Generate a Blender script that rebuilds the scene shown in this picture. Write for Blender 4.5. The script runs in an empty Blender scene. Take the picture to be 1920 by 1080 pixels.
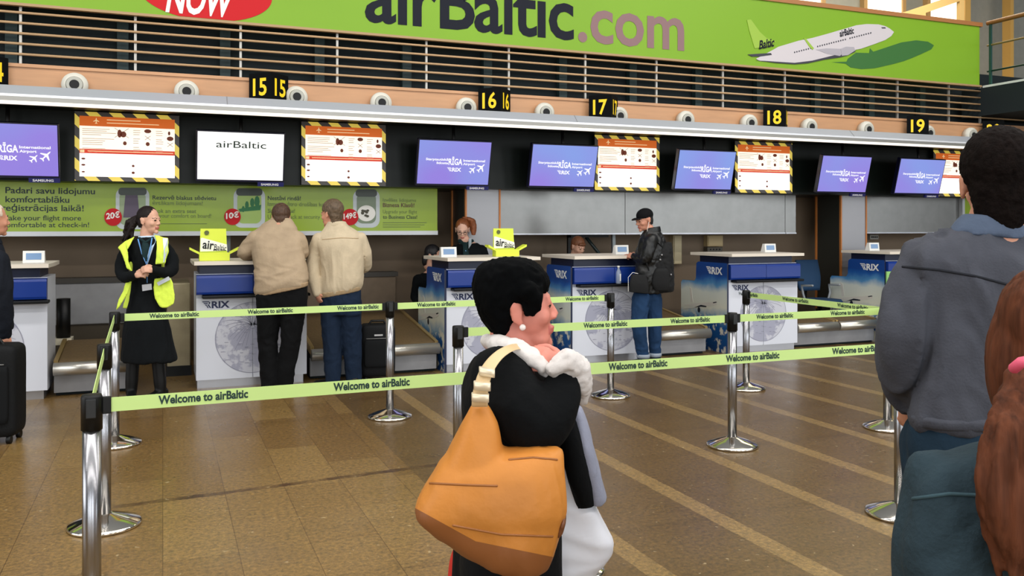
import bpy, bmesh, math, random
from mathutils import Vector, Matrix, noise

random.seed(7)
C = bpy.context.scene.collection
# ---------------------------------------------------------------- camera, world, lights, exposure
FPX, CZ, HY = 1612.0, 1.5, 425.0
SN, CS = 0.3764, 0.92645
cam_data = bpy.data.cameras.new('camera')
cam = bpy.data.objects.new('camera', cam_data); C.objects.link(cam)
cam.location = (0, 0, CZ)
cam.rotation_euler = (math.pi/2, 0, -math.atan2(SN, CS))
cam_data.sensor_width = 36.0
cam_data.lens = FPX/1920*36.0
cam_data.shift_y = -(540-HY)/1920.0
cam_data.clip_end = 200
bpy.context.scene.camera = cam

sc = bpy.context.scene
sc.view_settings.view_transform = 'Standard'
sc.view_settings.look = 'None'
sc.view_settings.gamma = 1.0
sc.view_settings.use_curve_mapping = False
sc.view_settings.exposure = -0.12
sc.cycles.use_denoising = True
sc.cycles.max_bounces = 6
sc.cycles.diffuse_bounces = 3
sc.cycles.glossy_bounces = 4
sc.cycles.sample_clamp_indirect = 6

world = bpy.data.worlds.new('hall_daylight'); sc.world = world
world.use_nodes = True
wn, wl = world.node_tree.nodes, world.node_tree.links
wn.clear()
w_out = wn.new('ShaderNodeOutputWorld'); w_bg = wn.new('ShaderNodeBackground')
w_tc = wn.new('ShaderNodeTexCoord'); w_sep = wn.new('ShaderNodeSeparateXYZ'); w_ramp = wn.new('ShaderNodeValToRGB')
wl.new(w_tc.outputs['Generated'], w_sep.inputs[0])
wl.new(w_sep.outputs['Z'], w_ramp.inputs[0])
w_ramp.color_ramp.elements[0].position = 0.0; w_ramp.color_ramp.elements[0].color = (0.10, 0.10, 0.105, 1)
w_ramp.color_ramp.elements[1].position = 0.9; w_ramp.color_ramp.elements[1].color = (0.62, 0.64, 0.66, 1)
wl.new(w_ramp.outputs[0], w_bg.inputs[0]); w_bg.inputs[1].default_value = 0.42
wl.new(w_bg.outputs[0], w_out.inputs[0])

def area(name, loc, target, sx, sy, power, col=(1, 1, 1)):
    l = bpy.data.lights.new(name, 'AREA'); l.shape = 'RECTANGLE'; l.size = sx; l.size_y = sy
    l.energy = power; l.color = col
    o = bpy.data.objects.new(name, l); C.objects.link(o); o.location = loc
    o.rotation_euler = (Vector(target)-Vector(loc)).to_track_quat('-Z', 'Y').to_euler()
    return o
# rows of ceiling lamps over the hall, window-like lamps added behind the camera
for i, yy in enumerate((-3.0, 1.2, 5.2)):
    area('ceiling_lamp', (2.5, yy, 6.8), (2.5, yy+0.8, 0), 20.0, 0.5, 560, (1.0, 0.965, 0.92))
for xx in (-8.5, -3.2, 2.2, 6.6, 12.5, 17.5, 22.0, 27.5):
    area('added_bay_light', (xx, -9.0, 3.1), (xx+1.5, 8.5, 1.6), 3.3, 5.2, 270, (0.93, 0.97, 1.0))  # unseen bays with gaps, added so the steel wall sheets reflect brightly
area('added_side_light', (-11.0, 4.5, 3.2), (2.0, 8.0, 1.0), 8.0, 4.5, 420, (0.95, 0.98, 1.0))  # unseen lamp added at the side to brighten the desk side boards
area('gallery_lamp', (12.0, 11.0, 6.9), (12.0, 11.6, 0), 5.0, 1.5, 220, (1.0, 0.86, 0.62))

# ---------------------------------------------------------------- pixel <-> place
CAMV = Vector((0, 0, CZ))
def ray(x, y):
    u, v = (x-960)/FPX, (HY-y)/FPX
    return Vector((SN+u*CS, CS-u*SN, v))
def atY(x, y, Y):
    r = ray(x, y); return CAMV + r*(Y/r.y)
def atZ(x, y, Z=0.0):
    r = ray(x, y); return CAMV + r*((Z-CZ)/r.z)
def px(x, y, t):
    return CAMV + ray(x, y)*t
def atX(x, y, X):
    r = ray(x, y); return CAMV + r*(X/r.x)

# ---------------------------------------------------------------- materials
def lin(c):
    c = c/255.0
    return c/12.92 if c <= 0.04045 else ((c+0.055)/1.055)**2.4
def rgb(r, g, b): return (lin(r), lin(g), lin(b), 1.0)
MATS = {}
def mat(name, col, rough=0.5, metal=0.0, emit=None, strength=1.0, vary=0.0, vscale=8.0, bump=0.0, bscale=40.0, alpha=None, spec=None, stretch=None, coat=0.0):
    if name in MATS: return MATS[name]
    m = bpy.data.materials.new(name); m.use_nodes = True
    n, l = m.node_tree.nodes, m.node_tree.links
    b = n['Principled BSDF']
    b.inputs['Base Color'].default_value = rgb(*col)
    b.inputs['Roughness'].default_value = rough
    b.inputs['Metallic'].default_value = metal
    if coat: b.inputs['Coat Weight'].default_value = coat
    if spec is not None: b.inputs['Specular IOR Level'].default_value = spec
    if emit is not None:
        b.inputs['Emission Color'].default_value = rgb(*emit); b.inputs['Emission Strength'].default_value = strength
    if vary or bump:
        tc = n.new('ShaderNodeTexCoord'); mp = n.new('ShaderNodeMapping'); l.new(tc.outputs['Object'], mp.inputs[0])
        if stretch: mp.inputs['Scale'].default_value = stretch
    if vary:
        t = n.new('ShaderNodeTexNoise'); t.inputs['Scale'].default_value = vscale; t.inputs['Detail'].default_value = 5
        l.new(mp.outputs[0], t.inputs[0])
        mr = n.new('ShaderNodeMapRange'); mr.inputs['From Min'].default_value = 0.3; mr.inputs['From Max'].default_value = 0.7
        mr.inputs['To Min'].default_value = 1-vary; mr.inputs['To Max'].default_value = 1+vary
        l.new(t.outputs['Fac'], mr.inputs[0])
        mx = n.new('ShaderNodeVectorMath'); mx.operation = 'SCALE'; mx.inputs[0].default_value = rgb(*col)[:3]
        l.new(mr.outputs[0], mx.inputs['Scale']); l.new(mx.outputs[0], b.inputs['Base Color'])
    if bump:
        t2 = n.new('ShaderNodeTexNoise'); t2.inputs['Scale'].default_value = bscale; t2.inputs['Detail'].default_value = 3
        l.new(mp.outputs[0], t2.inputs[0])
        bp = n.new('ShaderNodeBump'); bp.inputs['Strength'].default_value = bump; bp.inputs['Distance'].default_value = 0.01
        l.new(t2.outputs['Fac'], bp.inputs['Height']); l.new(bp.outputs[0], b.inputs['Normal'])
    if alpha is not None:
        b.inputs['Alpha'].default_value = alpha
    MATS[name] = m
    return m

# ---------------------------------------------------------------- mesh builder
class MB:
    def __init__(self): self.bm = bmesh.new()
    def face(self, vs, mi=0, smooth=False):
        try:
            f = self.bm.faces.new(vs); f.material_index = mi; f.smooth = smooth; return f
        except ValueError:
            return None
    def box(self, x0, y0, z0, x1, y1, z1, mi=0, M=None, bev=0.0):
        co = [(x0,y0,z0),(x1,y0,z0),(x1,y1,z0),(x0,y1,z0),(x0,y0,z1),(x1,y0,z1),(x1,y1,z1),(x0,y1,z1)]
        v = [self.bm.verts.new(M @ Vector(c) if M else c) for c in co]
        fs = [self.face([v[i] for i in q], mi) for q in ((0,3,2,1),(4,5,6,7),(0,1,5,4),(1,2,6,5),(2,3,7,6),(3,0,4,7))]
        if bev:
            es = list({e for f in fs for e in f.edges})
            r = bmesh.ops.bevel(self.bm, geom=es, offset=bev, segments=2, affect='EDGES', profile=0.6)
            for f in r['faces']: f.material_index = mi
        return self
    def prism(self, pts, ext, mi=0, mi_side=None):
        """flat outline of 3-D points pushed by the vector ext"""
        ext = Vector(ext)
        a = [self.bm.verts.new(p) for p in pts]; b = [self.bm.verts.new(Vector(p)+ext) for p in pts]
        n = len(pts)
        self.face(a, mi); self.face(b[::-1], mi)
        for i in range(n): self.face([a[i], b[i], b[(i+1) % n], a[(i+1) % n]], mi if mi_side is None else mi_side)
        return self
    def flat(self, pts, mi=0):
        self.face([self.bm.verts.new(p) for p in pts], mi); return self
    def bar(self, a, b, r, n=10, mi=0, r2=None, smooth=True):
        return self.tube([a, b], [r, r if r2 is None else r2], n, mi, cap='flat', smooth=smooth)
    def tube(self, pts, rad, n=12, mi=0, cap='round', smooth=True, flatten=None, up=None):
        pts = [Vector(p) for p in pts]
        if not hasattr(rad, '__len__'): rad = [rad]*len(pts)
        tg = []
        for i in range(len(pts)):
            d = pts[min(i+1, len(pts)-1)]-pts[max(i-1, 0)]
            tg.append(d.normalized() if d.length > 1e-9 else Vector((0, 0, 1)))
        P, R, T = list(pts), list(rad), list(tg)
        if cap == 'round':
            st, en = [], []
            for k in (80, 50, 25):
                a = math.radians(k)
                st.append((pts[0]-tg[0]*rad[0]*math.sin(a), rad[0]*math.cos(a), tg[0]))
                en.append((pts[-1]+tg[-1]*rad[-1]*math.sin(a), rad[-1]*math.cos(a), tg[-1]))
            P = [s[0] for s in st]+P+[e[0] for e in en[::-1]]
            R = [s[1] for s in st]+R+[e[1] for e in en[::-1]]
            T = [s[2] for s in st]+T+[e[2] for e in en[::-1]]
        ref = Vector(up) if up is not None else (Vector((0, 0, 1)) if abs(T[0].z) < 0.9 else Vector((0, 1, 0)))
        rings = []
        for p, r, t in zip(P, R, T):
            s = t.cross(ref)
            if s.length < 1e-6: s = t.orthogonal()
            s.normalize(); q = s.cross(t).normalized(); ref = q
            fl = flatten or 1.0
            rings.append([self.bm.verts.new(p+s*(math.cos(2*math.pi*k/n)*r)+q*(math.sin(2*math.pi*k/n)*r*fl)) for k in range(n)])
        for a, b in zip(rings, rings[1:]):
            for k in range(n): self.face([a[k], a[(k+1) % n], b[(k+1) % n], b[k]], mi, smooth)
        self.face(rings[0][::-1], mi); self.face(rings[-1], mi)
        return self
    def lathe(self, prof, c=(0, 0, 0), n=32, mi=0, axis='Z', smooth=True):
        """prof: (radius, height) pairs, closed at both ends"""
        c = Vector(c); rings = []
        for r, h in prof:
            ring = []
            for k in range(n):
                a = 2*math.pi*k/n
                if axis == 'Z': v = Vector((math.cos(a)*r, math.sin(a)*r, h))
                else: v = Vector((math.cos(a)*r, -h, math.sin(a)*r))
                ring.append(self.bm.verts.new(c+v))
            rings.append(ring)
        for a, b in zip(rings, rings[1:]):
            for k in range(n): self.face([a[k], a[(k+1) % n], b[(k+1) % n], b[k]], mi, smooth)
        self.face(rings[0][::-1], mi); self.face(rings[-1], mi)
        return self
    def rings(self, rg, n=22, mi=0, p=2.3, sub=3, smooth=True):
        """rg: list of (centre, half axis a, half axis b); smoothly interpolated, closed loft"""
        R = rg
        if sub > 1 and len(rg) > 2:
            R = []
            for i in range(len(rg)-1):
                r0, r1, r2, r3 = rg[max(i-1, 0)], rg[i], rg[i+1], rg[min(i+2, len(rg)-1)]
                for k in range(sub):
                    t = k/sub
                    R.append(tuple(0.5*((2*b)+(c-a)*t+(2*a-5*b+4*c-d)*t*t+(3*b-a-3*c+d)*t**3) for a, b, c, d in zip(r0, r1, r2, r3)))
            R.append(rg[-1])
        rows = []
        for c, a, b in R:
            ring = []
            for k in range(n):
                th = 2*math.pi*k/n; ct, st = math.cos(th), math.sin(th)
                x = math.copysign(abs(ct)**(2/p), ct); y = math.copysign(abs(st)**(2/p), st)
                ring.append(self.bm.verts.new(c+a*x+b*y))
            rows.append(ring)
        for a, b in zip(rows, rows[1:]):
            for k in range(n): self.face([a[k], a[(k+1) % n], b[(k+1) % n], b[k]], mi, smooth)
        self.face(rows[0][::-1], mi); self.face(rows[-1], mi)
        return self
    def ell(self, c, rx, ry, rz, M=None, mi=0, sub=2):
        r = bmesh.ops.create_icosphere(self.bm, subdivisions=sub, radius=1.0)
        S = Matrix.Diagonal((rx, ry, rz, 1)); T = Matrix.Translation(c)
        A = (M @ T @ S) if M else (T @ S)
        for v in r['verts']: v.co = A @ v.co
        for f in {f for v in r['verts'] for f in v.link_faces}: f.material_index = mi; f.smooth = True
        return self
    def text(self, verts, faces, M, mi=0):
        vs = [self.bm.verts.new(M @ Vector((x, y, 0))) for x, y in verts]
        for f in faces: self.face([vs[i] for i in f], mi)
        return self

def link(name, data, parent=None):
    o = bpy.data.objects.new(name, data); C.objects.link(o)
    if parent is not None:
        o.parent = parent; o.matrix_parent_inverse = parent.matrix_world.inverted()
    return o
def build(name, mb, mats, parent=None, fix=True):
    bm = mb.bm
    if fix: bmesh.ops.recalc_face_normals(bm, faces=bm.faces)
    me = bpy.data.meshes.new(name); bm.to_mesh(me); bm.free()
    for m in (mats if isinstance(mats, (list, tuple)) else [mats]): me.materials.append(m)
    return link(name, me, parent)
def tag(o, label=None, cat=None, group=None, kind=None):
    if label: o['label'] = label
    if cat: o['category'] = cat
    if group: o['group'] = group
    if kind: o['kind'] = kind
    return o
def thing(name, label, cat, loc=(0, 0, 0), group=None, rotz=0.0):
    o = bpy.data.objects.new(name, None); C.objects.link(o); o.location = loc; o.rotation_euler = (0, 0, rotz)
    o.empty_display_size = 0.1
    o.matrix_world = Matrix.Translation(loc) @ Matrix.Rotation(rotz, 4, 'Z')
    return tag(o, label, cat, group)
def copy_tree(o, parent=None):
    c = o.copy(); C.objects.link(c)
    if parent is not None: c.parent = parent
    for ch in list(o.children): copy_tree(ch, c)
    return c
def frame(o, xd, yd):
    xd, yd = Vector(xd).normalized(), Vector(yd).normalized(); z = xd.cross(yd)
    return Matrix(((xd.x, yd.x, z.x, o[0]), (xd.y, yd.y, z.y, o[1]), (xd.z, yd.z, z.z, o[2]), (0, 0, 0, 1)))
def wallM(x, y, z): return frame((x, y, z), (1, 0, 0), (0, 0, 1))      # writing on a wall that faces the hall

TXT = {}
def glyphs(s, bold=0.0, shear=0.0, space=1.0):
    key = (s, bold, shear, space)
    if key in TXT: return TXT[key]
    cu = bpy.data.curves.new('lettering', 'FONT'); cu.body = s; cu.offset = bold; cu.shear = shear; cu.resolution_u = 3
    cu.space_character = space
    o = bpy.data.objects.new('lettering', cu); C.objects.link(o)
    dg = bpy.context.evaluated_depsgraph_get(); ev = o.evaluated_get(dg); me = ev.to_mesh()
    vs = [(v.co.x, v.co.y) for v in me.vertices]; fs = [tuple(p.vertices) for p in me.polygons]
    ev.to_mesh_clear(); bpy.data.objects.remove(o); bpy.data.curves.remove(cu)
    TXT[key] = (vs, fs); return TXT[key]
def write(mb, s, M, w=None, h=None, mi=0, bold=0.0, shear=0.0, space=1.0):
    """text on plane M, baseline at the origin, left edge at 0; w: width of the whole, h: cap height"""
    vs, fs = glyphs(s, bold, shear, space)
    if not vs: return mb
    x0 = min(v[0] for v in vs); x1 = max(v[0] for v in vs)
    cap = 0.73
    sy = h/cap if h else None
    sx = w/(x1-x0) if w else sy
    if sy is None: sy = sx
    mb.text([((v[0]-x0)*sx, v[1]*sy) for v in vs], fs, M, mi)
    return mb

from mathutils.bvhtree import BVHTree
def drape(o, pix, rad, n=24, lift=0.0):
    """a seam laid on the surface of o under the given outline points"""
    me = o.data; bv = BVHTree.FromPolygons([v.co for v in me.vertices], [tuple(p.vertices) for p in me.polygons])
    P = []
    for i in range(len(pix)-1):
        for k in range(n):
            u = k/n; x = pix[i][0]*(1-u)+pix[i+1][0]*u; y = pix[i][1]*(1-u)+pix[i+1][1]*u
            r = ray(x, y).normalized(); h = bv.ray_cast(CAMV, r)
            if h[0] is not None: P.append(h[0]+h[1]*lift)
    b = MB(); b.tube(P, rad, 6)
    return b
# ---------------------------------------------------------------- fused organic pieces
def fuse(name, mb, mats, parent=None, voxel=0.01, smooth=6, wrinkle=None, paint=None, cut=None, decimate=None):
    me = bpy.data.meshes.new(name); bmesh.ops.recalc_face_normals(mb.bm, faces=mb.bm.faces); mb.bm.to_mesh(me); mb.bm.free()
    o = bpy.data.objects.new(name, me); C.objects.link(o)
    r = o.modifiers.new('r', 'REMESH'); r.mode = 'VOXEL'; r.voxel_size = voxel
    if smooth:
        s = o.modifiers.new('s', 'SMOOTH'); s.factor = 0.5; s.iterations = smooth
    dg = bpy.context.evaluated_depsgraph_get()
    new = bpy.data.meshes.new_from_object(o.evaluated_get(dg))
    bpy.data.objects.remove(o); bpy.data.meshes.remove(me)
    new.name = name
    if wrinkle:
        amp, scl, st = wrinkle
        st = Vector(st)
        for v in new.vertices:
            p = Vector((v.co.x*st.x, v.co.y*st.y, v.co.z*st.z))*scl
            w = Vector((noise.noise(p*0.7), noise.noise(p*0.7+Vector((9, 2, 5))), noise.noise(p*0.7+Vector((4, 7, 1)))))*0.8
            d = 1.0-2.6*abs(noise.noise(p+w))+0.5*(1.0-2.6*abs(noise.noise(p*2.1+w*1.5+Vector((3.1, 1.7, 9.2)))))-0.3
            v.co += v.normal*(amp*d)
    new.materials.clear()
    for m in (mats if isinstance(mats, (list, tuple)) else [mats]): new.materials.append(m)
    if cut or paint:
        bm = bmesh.new(); bm.from_mesh(new)
        if cut:
            bmesh.ops.delete(bm, geom=[f for f in bm.faces if cut(f.calc_center_median())], context='FACES')
        if paint:
            for f in bm.faces: f.material_index = paint(f.calc_center_median())
        bm.to_mesh(new); bm.free()
    new.polygons.foreach_set('use_smooth', [True]*len(new.polygons))
    new.update()
    return link(name, new, parent)

# ================================================================ materials of the place
def striped(name, k, thr, ca, cb, axis=(1, 0, 1), rough=0.5, emit=0.0):
    m = bpy.data.materials.new(name); m.use_nodes = True
    n, l = m.node_tree.nodes, m.node_tree.links; b = n['Principled BSDF']; b.inputs['Roughness'].default_value = rough
    g = n.new('ShaderNodeNewGeometry'); d = n.new('ShaderNodeVectorMath'); d.operation = 'DOT_PRODUCT'; d.inputs[1].default_value = axis
    l.new(g.outputs['Position'], d.inputs[0])
    mu = n.new('ShaderNodeMath'); mu.operation = 'MULTIPLY'; mu.inputs[1].default_value = k; l.new(d.outputs['Value'], mu.inputs[0])
    fr = n.new('ShaderNodeMath'); fr.operation = 'FRACT'; l.new(mu.outputs[0], fr.inputs[0])
    lt = n.new('ShaderNodeMath'); lt.operation = 'LESS_THAN'; lt.inputs[1].default_value = thr; l.new(fr.outputs[0], lt.inputs[0])
    mx = n.new('ShaderNodeMix'); mx.data_type = 'RGBA'; mx.inputs['A'].default_value = rgb(*cb); mx.inputs['B'].default_value = rgb(*ca)
    l.new(lt.outputs[0], mx.inputs['Factor']); l.new(mx.outputs['Result'], b.inputs['Base Color'])
    if emit:
        l.new(mx.outputs['Result'], b.inputs['Emission Color']); b.inputs['Emission Strength'].default_value = emit
    return m

def floor_material():
    m = bpy.data.materials.new('polished_granite_tiles'); m.use_nodes = True
    n, l = m.node_tree.nodes, m.node_tree.links; b = n['Principled BSDF']
    def math_(op, a, bb=None):
        x = n.new('ShaderNodeMath'); x.operation = op
        for i, v in enumerate((a, bb)):
            if v is None: continue
            if isinstance(v, (int, float)): x.inputs[i].default_value = v
            else: l.new(v, x.inputs[i])
        return x.outputs[0]
    def noise_(s, d=4, rough=0.6, vec=None):
        t = n.new('ShaderNodeTexNoise'); t.inputs['Scale'].default_value = s; t.inputs['Detail'].default_value = d; t.inputs['Roughness'].default_value = rough
        l.new(vec or g.outputs['Position'], t.inputs[0]); return t.outputs['Fac']
    def mix(f, a, bb, blend='MIX'):
        x = n.new('ShaderNodeMix'); x.data_type = 'RGBA'; x.blend_type = blend
        for s, v in (('Factor', f), ('A', a), ('B', bb)):
            if isinstance(v, (int, float)): x.inputs[s].default_value = v
            elif isinstance(v, tuple): x.inputs[s].default_value = v
            else: l.new(v, x.inputs[s])
        return x.outputs['Result']
    def ramp(v, a, bb):
        x = n.new('ShaderNodeMapRange'); x.inputs['From Min'].default_value = a; x.inputs['From Max'].default_value = bb; l.new(v, x.inputs[0]); return x.outputs[0]
    g = n.new('ShaderNodeNewGeometry'); sp = n.new('ShaderNodeSeparateXYZ'); l.new(g.outputs['Position'], sp.inputs[0])
    X, Y = sp.outputs['X'], sp.outputs['Y']
    cb = n.new('ShaderNodeCombineXYZ'); l.new(Y, cb.inputs[0]); l.new(X, cb.inputs[1])
    br = n.new('ShaderNodeTexBrick'); l.new(cb.outputs[0], br.inputs[0])
    br.inputs['Scale'].default_value = 1.0; br.inputs['Brick Width'].default_value = 0.92; br.inputs['Row Height'].default_value = 0.325
    br.inputs['Mortar Size'].default_value = 0.0022; br.inputs['Mortar Smooth'].default_value = 0.3; br.offset = 0.5
    br.inputs['Color1'].default_value = rgb(152, 130, 90); br.inputs['Color2'].default_value = rgb(130, 107, 72); br.inputs['Mortar'].default_value = rgb(104, 84, 58)
    base = br.outputs['Color']
    # darker paving with pale bands across the queue area, the bands run towards the desks
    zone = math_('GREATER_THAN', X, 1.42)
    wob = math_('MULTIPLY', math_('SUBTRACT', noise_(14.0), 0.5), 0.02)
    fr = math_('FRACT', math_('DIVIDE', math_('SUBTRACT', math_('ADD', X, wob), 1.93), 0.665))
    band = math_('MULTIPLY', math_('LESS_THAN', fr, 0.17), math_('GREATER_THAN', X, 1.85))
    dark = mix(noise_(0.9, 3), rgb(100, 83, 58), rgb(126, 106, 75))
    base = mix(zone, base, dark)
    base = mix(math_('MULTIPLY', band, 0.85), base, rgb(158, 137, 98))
    # dark worn joint across the tiles
    jy = math_('ABSOLUTE', math_('SUBTRACT', math_('SUBTRACT', Y, math_('MULTIPLY', X, 0.07)), math_('ADD', 5.08, math_('MULTIPLY', wob, 1.5))))
    jm = math_('MULTIPLY', math_('MULTIPLY', math_('LESS_THAN', jy, 0.028), math_('GREATER_THAN', X, -0.25)), math_('LESS_THAN', X, 2.1))
    base = mix(math_('MULTIPLY', jm, ramp(noise_(5.0), 0.25, 0.6)), base, rgb(78, 56, 42))
    # mineral speckle and chips
    base = mix(0.7, base, mix(ramp(noise_(42.0, 6, 0.8), 0.36, 0.64), rgb(62, 52, 34), rgb(196, 176, 134)), 'OVERLAY')
    base = mix(math_('MULTIPLY', ramp(noise_(24.0, 2, 0.5), 0.69, 0.75), 0.5), base, rgb(200, 180, 140))
    base = mix(ramp(noise_(0.7, 4), 0.56, 0.85), base, rgb(96, 77, 55))
    base = mix(math_('MULTIPLY', ramp(noise_(2.1, 6, 0.7), 0.62, 0.75), 0.35), base, rgb(80, 64, 48))
    l.new(base, b.inputs['Base Color'])
    rr = n.new('ShaderNodeMapRange'); rr.inputs['To Min'].default_value = 0.20; rr.inputs['To Max'].default_value = 0.40; l.new(noise_(3.0), rr.inputs[0])
    l.new(rr.outputs[0], b.inputs['Roughness']); b.inputs['Specular IOR Level'].default_value = 0.42
    return m

def sky_print():
    """the printed sky picture on the desk side boards: deep blue, pale haze, cloud tufts over blue"""
    m = bpy.data.materials.new('sky_print'); m.use_nodes = True
    n, l = m.node_tree.nodes, m.node_tree.links; b = n['Principled BSDF']; b.inputs['Roughness'].default_value = 0.35
    g = n.new('ShaderNodeNewGeometry'); sp = n.new('ShaderNodeSeparateXYZ'); l.new(g.outputs['Position'], sp.inputs[0])
    t = n.new('ShaderNodeTexNoise'); t.inputs['Scale'].default_value = 4.0; t.inputs['Detail'].default_value = 6; l.new(g.outputs['Position'], t.inputs[0])
    a = n.new('ShaderNodeMath'); a.operation = 'MULTIPLY_ADD'; a.inputs[1].default_value = 0.18; l.new(t.outputs['Fac'], a.inputs[0]); l.new(sp.outputs['Z'], a.inputs[2])
    r = n.new('ShaderNodeValToRGB'); l.new(a.outputs[0], r.inputs[0]); e = r.color_ramp.elements
    e[0].position = 0.0; e[0].color = rgb(16, 62, 120)
    e[1].position = 1.0; e[1].color = rgb(18, 66, 140)
    for p, c in ((0.40, rgb(30, 88, 150)), (0.50, rgb(120, 160, 190)), (0.60, rgb(222, 224, 208)), (0.80, rgb(214, 222, 214)), (0.89, rgb(84, 146, 196)), (0.96, rgb(28, 88, 164))):
        x = e.new(p); x.color = c
    t2 = n.new('ShaderNodeTexNoise'); t2.inputs['Scale'].default_value = 11.0; t2.inputs['Detail'].default_value = 4; l.new(g.outputs['Position'], t2.inputs[0])
    mr = n.new('ShaderNodeMapRange'); mr.inputs['From Min'].default_value = 0.53; mr.inputs['From Max'].default_value = 0.60; l.new(t2.outputs['Fac'], mr.inputs[0])
    lt = n.new('ShaderNodeMapRange'); lt.inputs['From Min'].default_value = 0.50; lt.inputs['From Max'].default_value = 0.38; l.new(sp.outputs['Z'], lt.inputs[0])
    mm = n.new('ShaderNodeMath'); mm.operation = 'MULTIPLY'; l.new(mr.outputs[0], mm.inputs[0]); l.new(lt.outputs[0], mm.inputs[1])
    mx = n.new('ShaderNodeMix'); mx.data_type = 'RGBA'; mx.inputs['B'].default_value = rgb(218, 214, 196)
    l.new(mm.outputs[0], mx.inputs['Factor']); l.new(r.outputs[0], mx.inputs['A']); l.new(mx.outputs['Result'], b.inputs['Base Color'])
    return m

def screen_glow():
    m = bpy.data.materials.new('violet_screen'); m.use_nodes = True
    n, l = m.node_tree.nodes, m.node_tree.links; b = n['Principled BSDF']; b.inputs['Base Color'].default_value = (0, 0, 0, 1); b.inputs['Roughness'].default_value = 0.2
    g = n.new('ShaderNodeTexCoord'); t = n.new('ShaderNodeTexNoise'); t.inputs['Scale'].default_value = 1.1; t.inputs['Detail'].default_value = 1; l.new(g.outputs['Object'], t.inputs[0])
    r = n.new('ShaderNodeValToRGB'); l.new(t.outputs['Fac'], r.inputs[0]); e = r.color_ramp.elements
    e[0].position = 0.40; e[0].color = rgb(160, 140, 238); e[1].position = 0.72; e[1].color = rgb(144, 170, 246)
    l.new(r.outputs[0], b.inputs['Emission Color']); b.inputs['Emission Strength'].default_value = 0.95
    return m

def globe_print():
    m = bpy.data.materials.new('globe_print'); m.use_nodes = True
    n, l = m.node_tree.nodes, m.node_tree.links; b = n['Principled BSDF']; b.inputs['Roughness'].default_value = 0.4
    g = n.new('ShaderNodeTexCoord'); t = n.new('ShaderNodeTexNoise'); t.inputs['Scale'].default_value = 5.0; t.inputs['Detail'].default_value = 8; t.inputs['Roughness'].default_value = 0.6
    l.new(g.outputs['Object'], t.inputs[0])
    r = n.new('ShaderNodeValToRGB'); l.new(t.outputs['Fac'], r.inputs[0]); e = r.color_ramp.elements
    e[0].position = 0.47; e[0].color = rgb(200, 202, 212); e[1].position = 0.52; e[1].color = rgb(164, 166, 184)
    l.new(r.outputs[0], b.inputs['Base Color']); return m

M_floor = floor_material()
M_sky, M_screen, M_globe = sky_print(), screen_glow(), globe_print()
M_wallb = mat('umber_wall', (128, 110, 90), 0.7, vary=0.08, vscale=2)
M_bulk = mat('olive_black_board', (18, 25, 22), 0.4, spec=0.25)
M_void = mat('dark_teal_void', (12, 26, 30), 0.8)
M_wood = mat('beech_panel', (196, 148, 108), 0.45, vary=0.06, vscale=3, stretch=(1, 1, 8))
M_slat = mat('tan_slat', (186, 152, 112), 0.4)
M_alu = mat('brushed_aluminium', (196, 198, 204), 0.38, 0.85, bump=0.15, bscale=6, stretch=(1, 30, 30))
M_steel = mat('stainless_sheet', (132, 132, 130), 0.30, 0.92, bump=0.06, bscale=2.0, vary=0.05)
M_plate = mat('matt_steel_plate', (150, 150, 152), 0.5, 0.5, vary=0.12, vscale=5)
M_chrome = mat('chrome', (160, 160, 164), 0.27, 1.0)
M_chromeb = mat('polished_base', (228, 222, 210), 0.12, 1.0)
M_black = mat('black_plastic', (9, 10, 11), 0.45, spec=0.3)
M_navy = mat('navy_board', (10, 24, 58), 0.4)
M_blue = mat('blue_gloss_panel', (12, 50, 132), 0.35, coat=0.15)
M_white = mat('white_laminate', (218, 222, 232), 0.35)
M_top = mat('pale_worktop', (226, 216, 200), 0.4)
M_kick = mat('kick_steel', (190, 192, 198), 0.3, 0.8)
M_ink = mat('navy_ink', (24, 38, 84), 0.5)
M_inkg = mat('grey_ink', (142, 144, 162), 0.5)
M_wlogo = mat('white_print', (232, 234, 230), 0.4)
M_green = mat('banner_green', (126, 170, 40), 0.36, spec=0.3, vary=0.04, vscale=0.6)
M_greenad = mat('advert_green', (150, 176, 44), 0.25, spec=0.35, vary=0.05, vscale=1.5)
M_darktxt = mat('dark_green_text', (26, 46, 36), 0.5)
M_midtxt = mat('olive_text', (92, 112, 50), 0.5)
M_banink = mat('banner_navy', (12, 17, 32), 0.5, spec=0.2)
M_mauve = mat('banner_mauve', (140, 110, 112), 0.5, spec=0.25)
M_red = mat('price_red', (196, 16, 26), 0.5, spec=0.25)
M_wtxt = mat('white_text', (240, 238, 230), 0.5)
M_tape = mat('lime_tape', (200, 230, 142), 0.6)
M_tapeink = mat('tape_ink', (22, 54, 50), 0.6)
M_sign = mat('black_sign', (5, 8, 10), 0.7, spec=0.1)
M_yel = mat('sign_yellow', (246, 208, 20), 0.5, emit=(246, 208, 20), strength=0.15)
M_orange = mat('orange_wood_edge', (206, 128, 62), 0.45)
M_box = mat('lime_card', (218, 232, 66), 0.5)
M_belt = mat('brown_belt', (104, 84, 54), 0.6, bump=0.6, bscale=55, vary=0.15, vscale=40)
M_brass = mat('warm_steel', (206, 202, 192), 0.32, 0.85)
M_hazard = striped('hazard_stripes', 4.7, 0.5, (250, 222, 96), (62, 58, 56), (1, 0, 1), 0.4, 0.42)
M_lit = mat('lit_sheet', (240, 230, 215), 0.5, emit=(255, 246, 228), strength=0.95)
M_litw = mat('lit_white_sheet', (240, 240, 240), 0.5, emit=(255, 252, 246), strength=1.1)
M_litor = mat('lit_orange', (226, 110, 30), 0.5, emit=(230, 110, 36), strength=0.5)
M_litred = mat('lit_red', (220, 60, 30), 0.5, emit=(226, 66, 34), strength=0.5)
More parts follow.
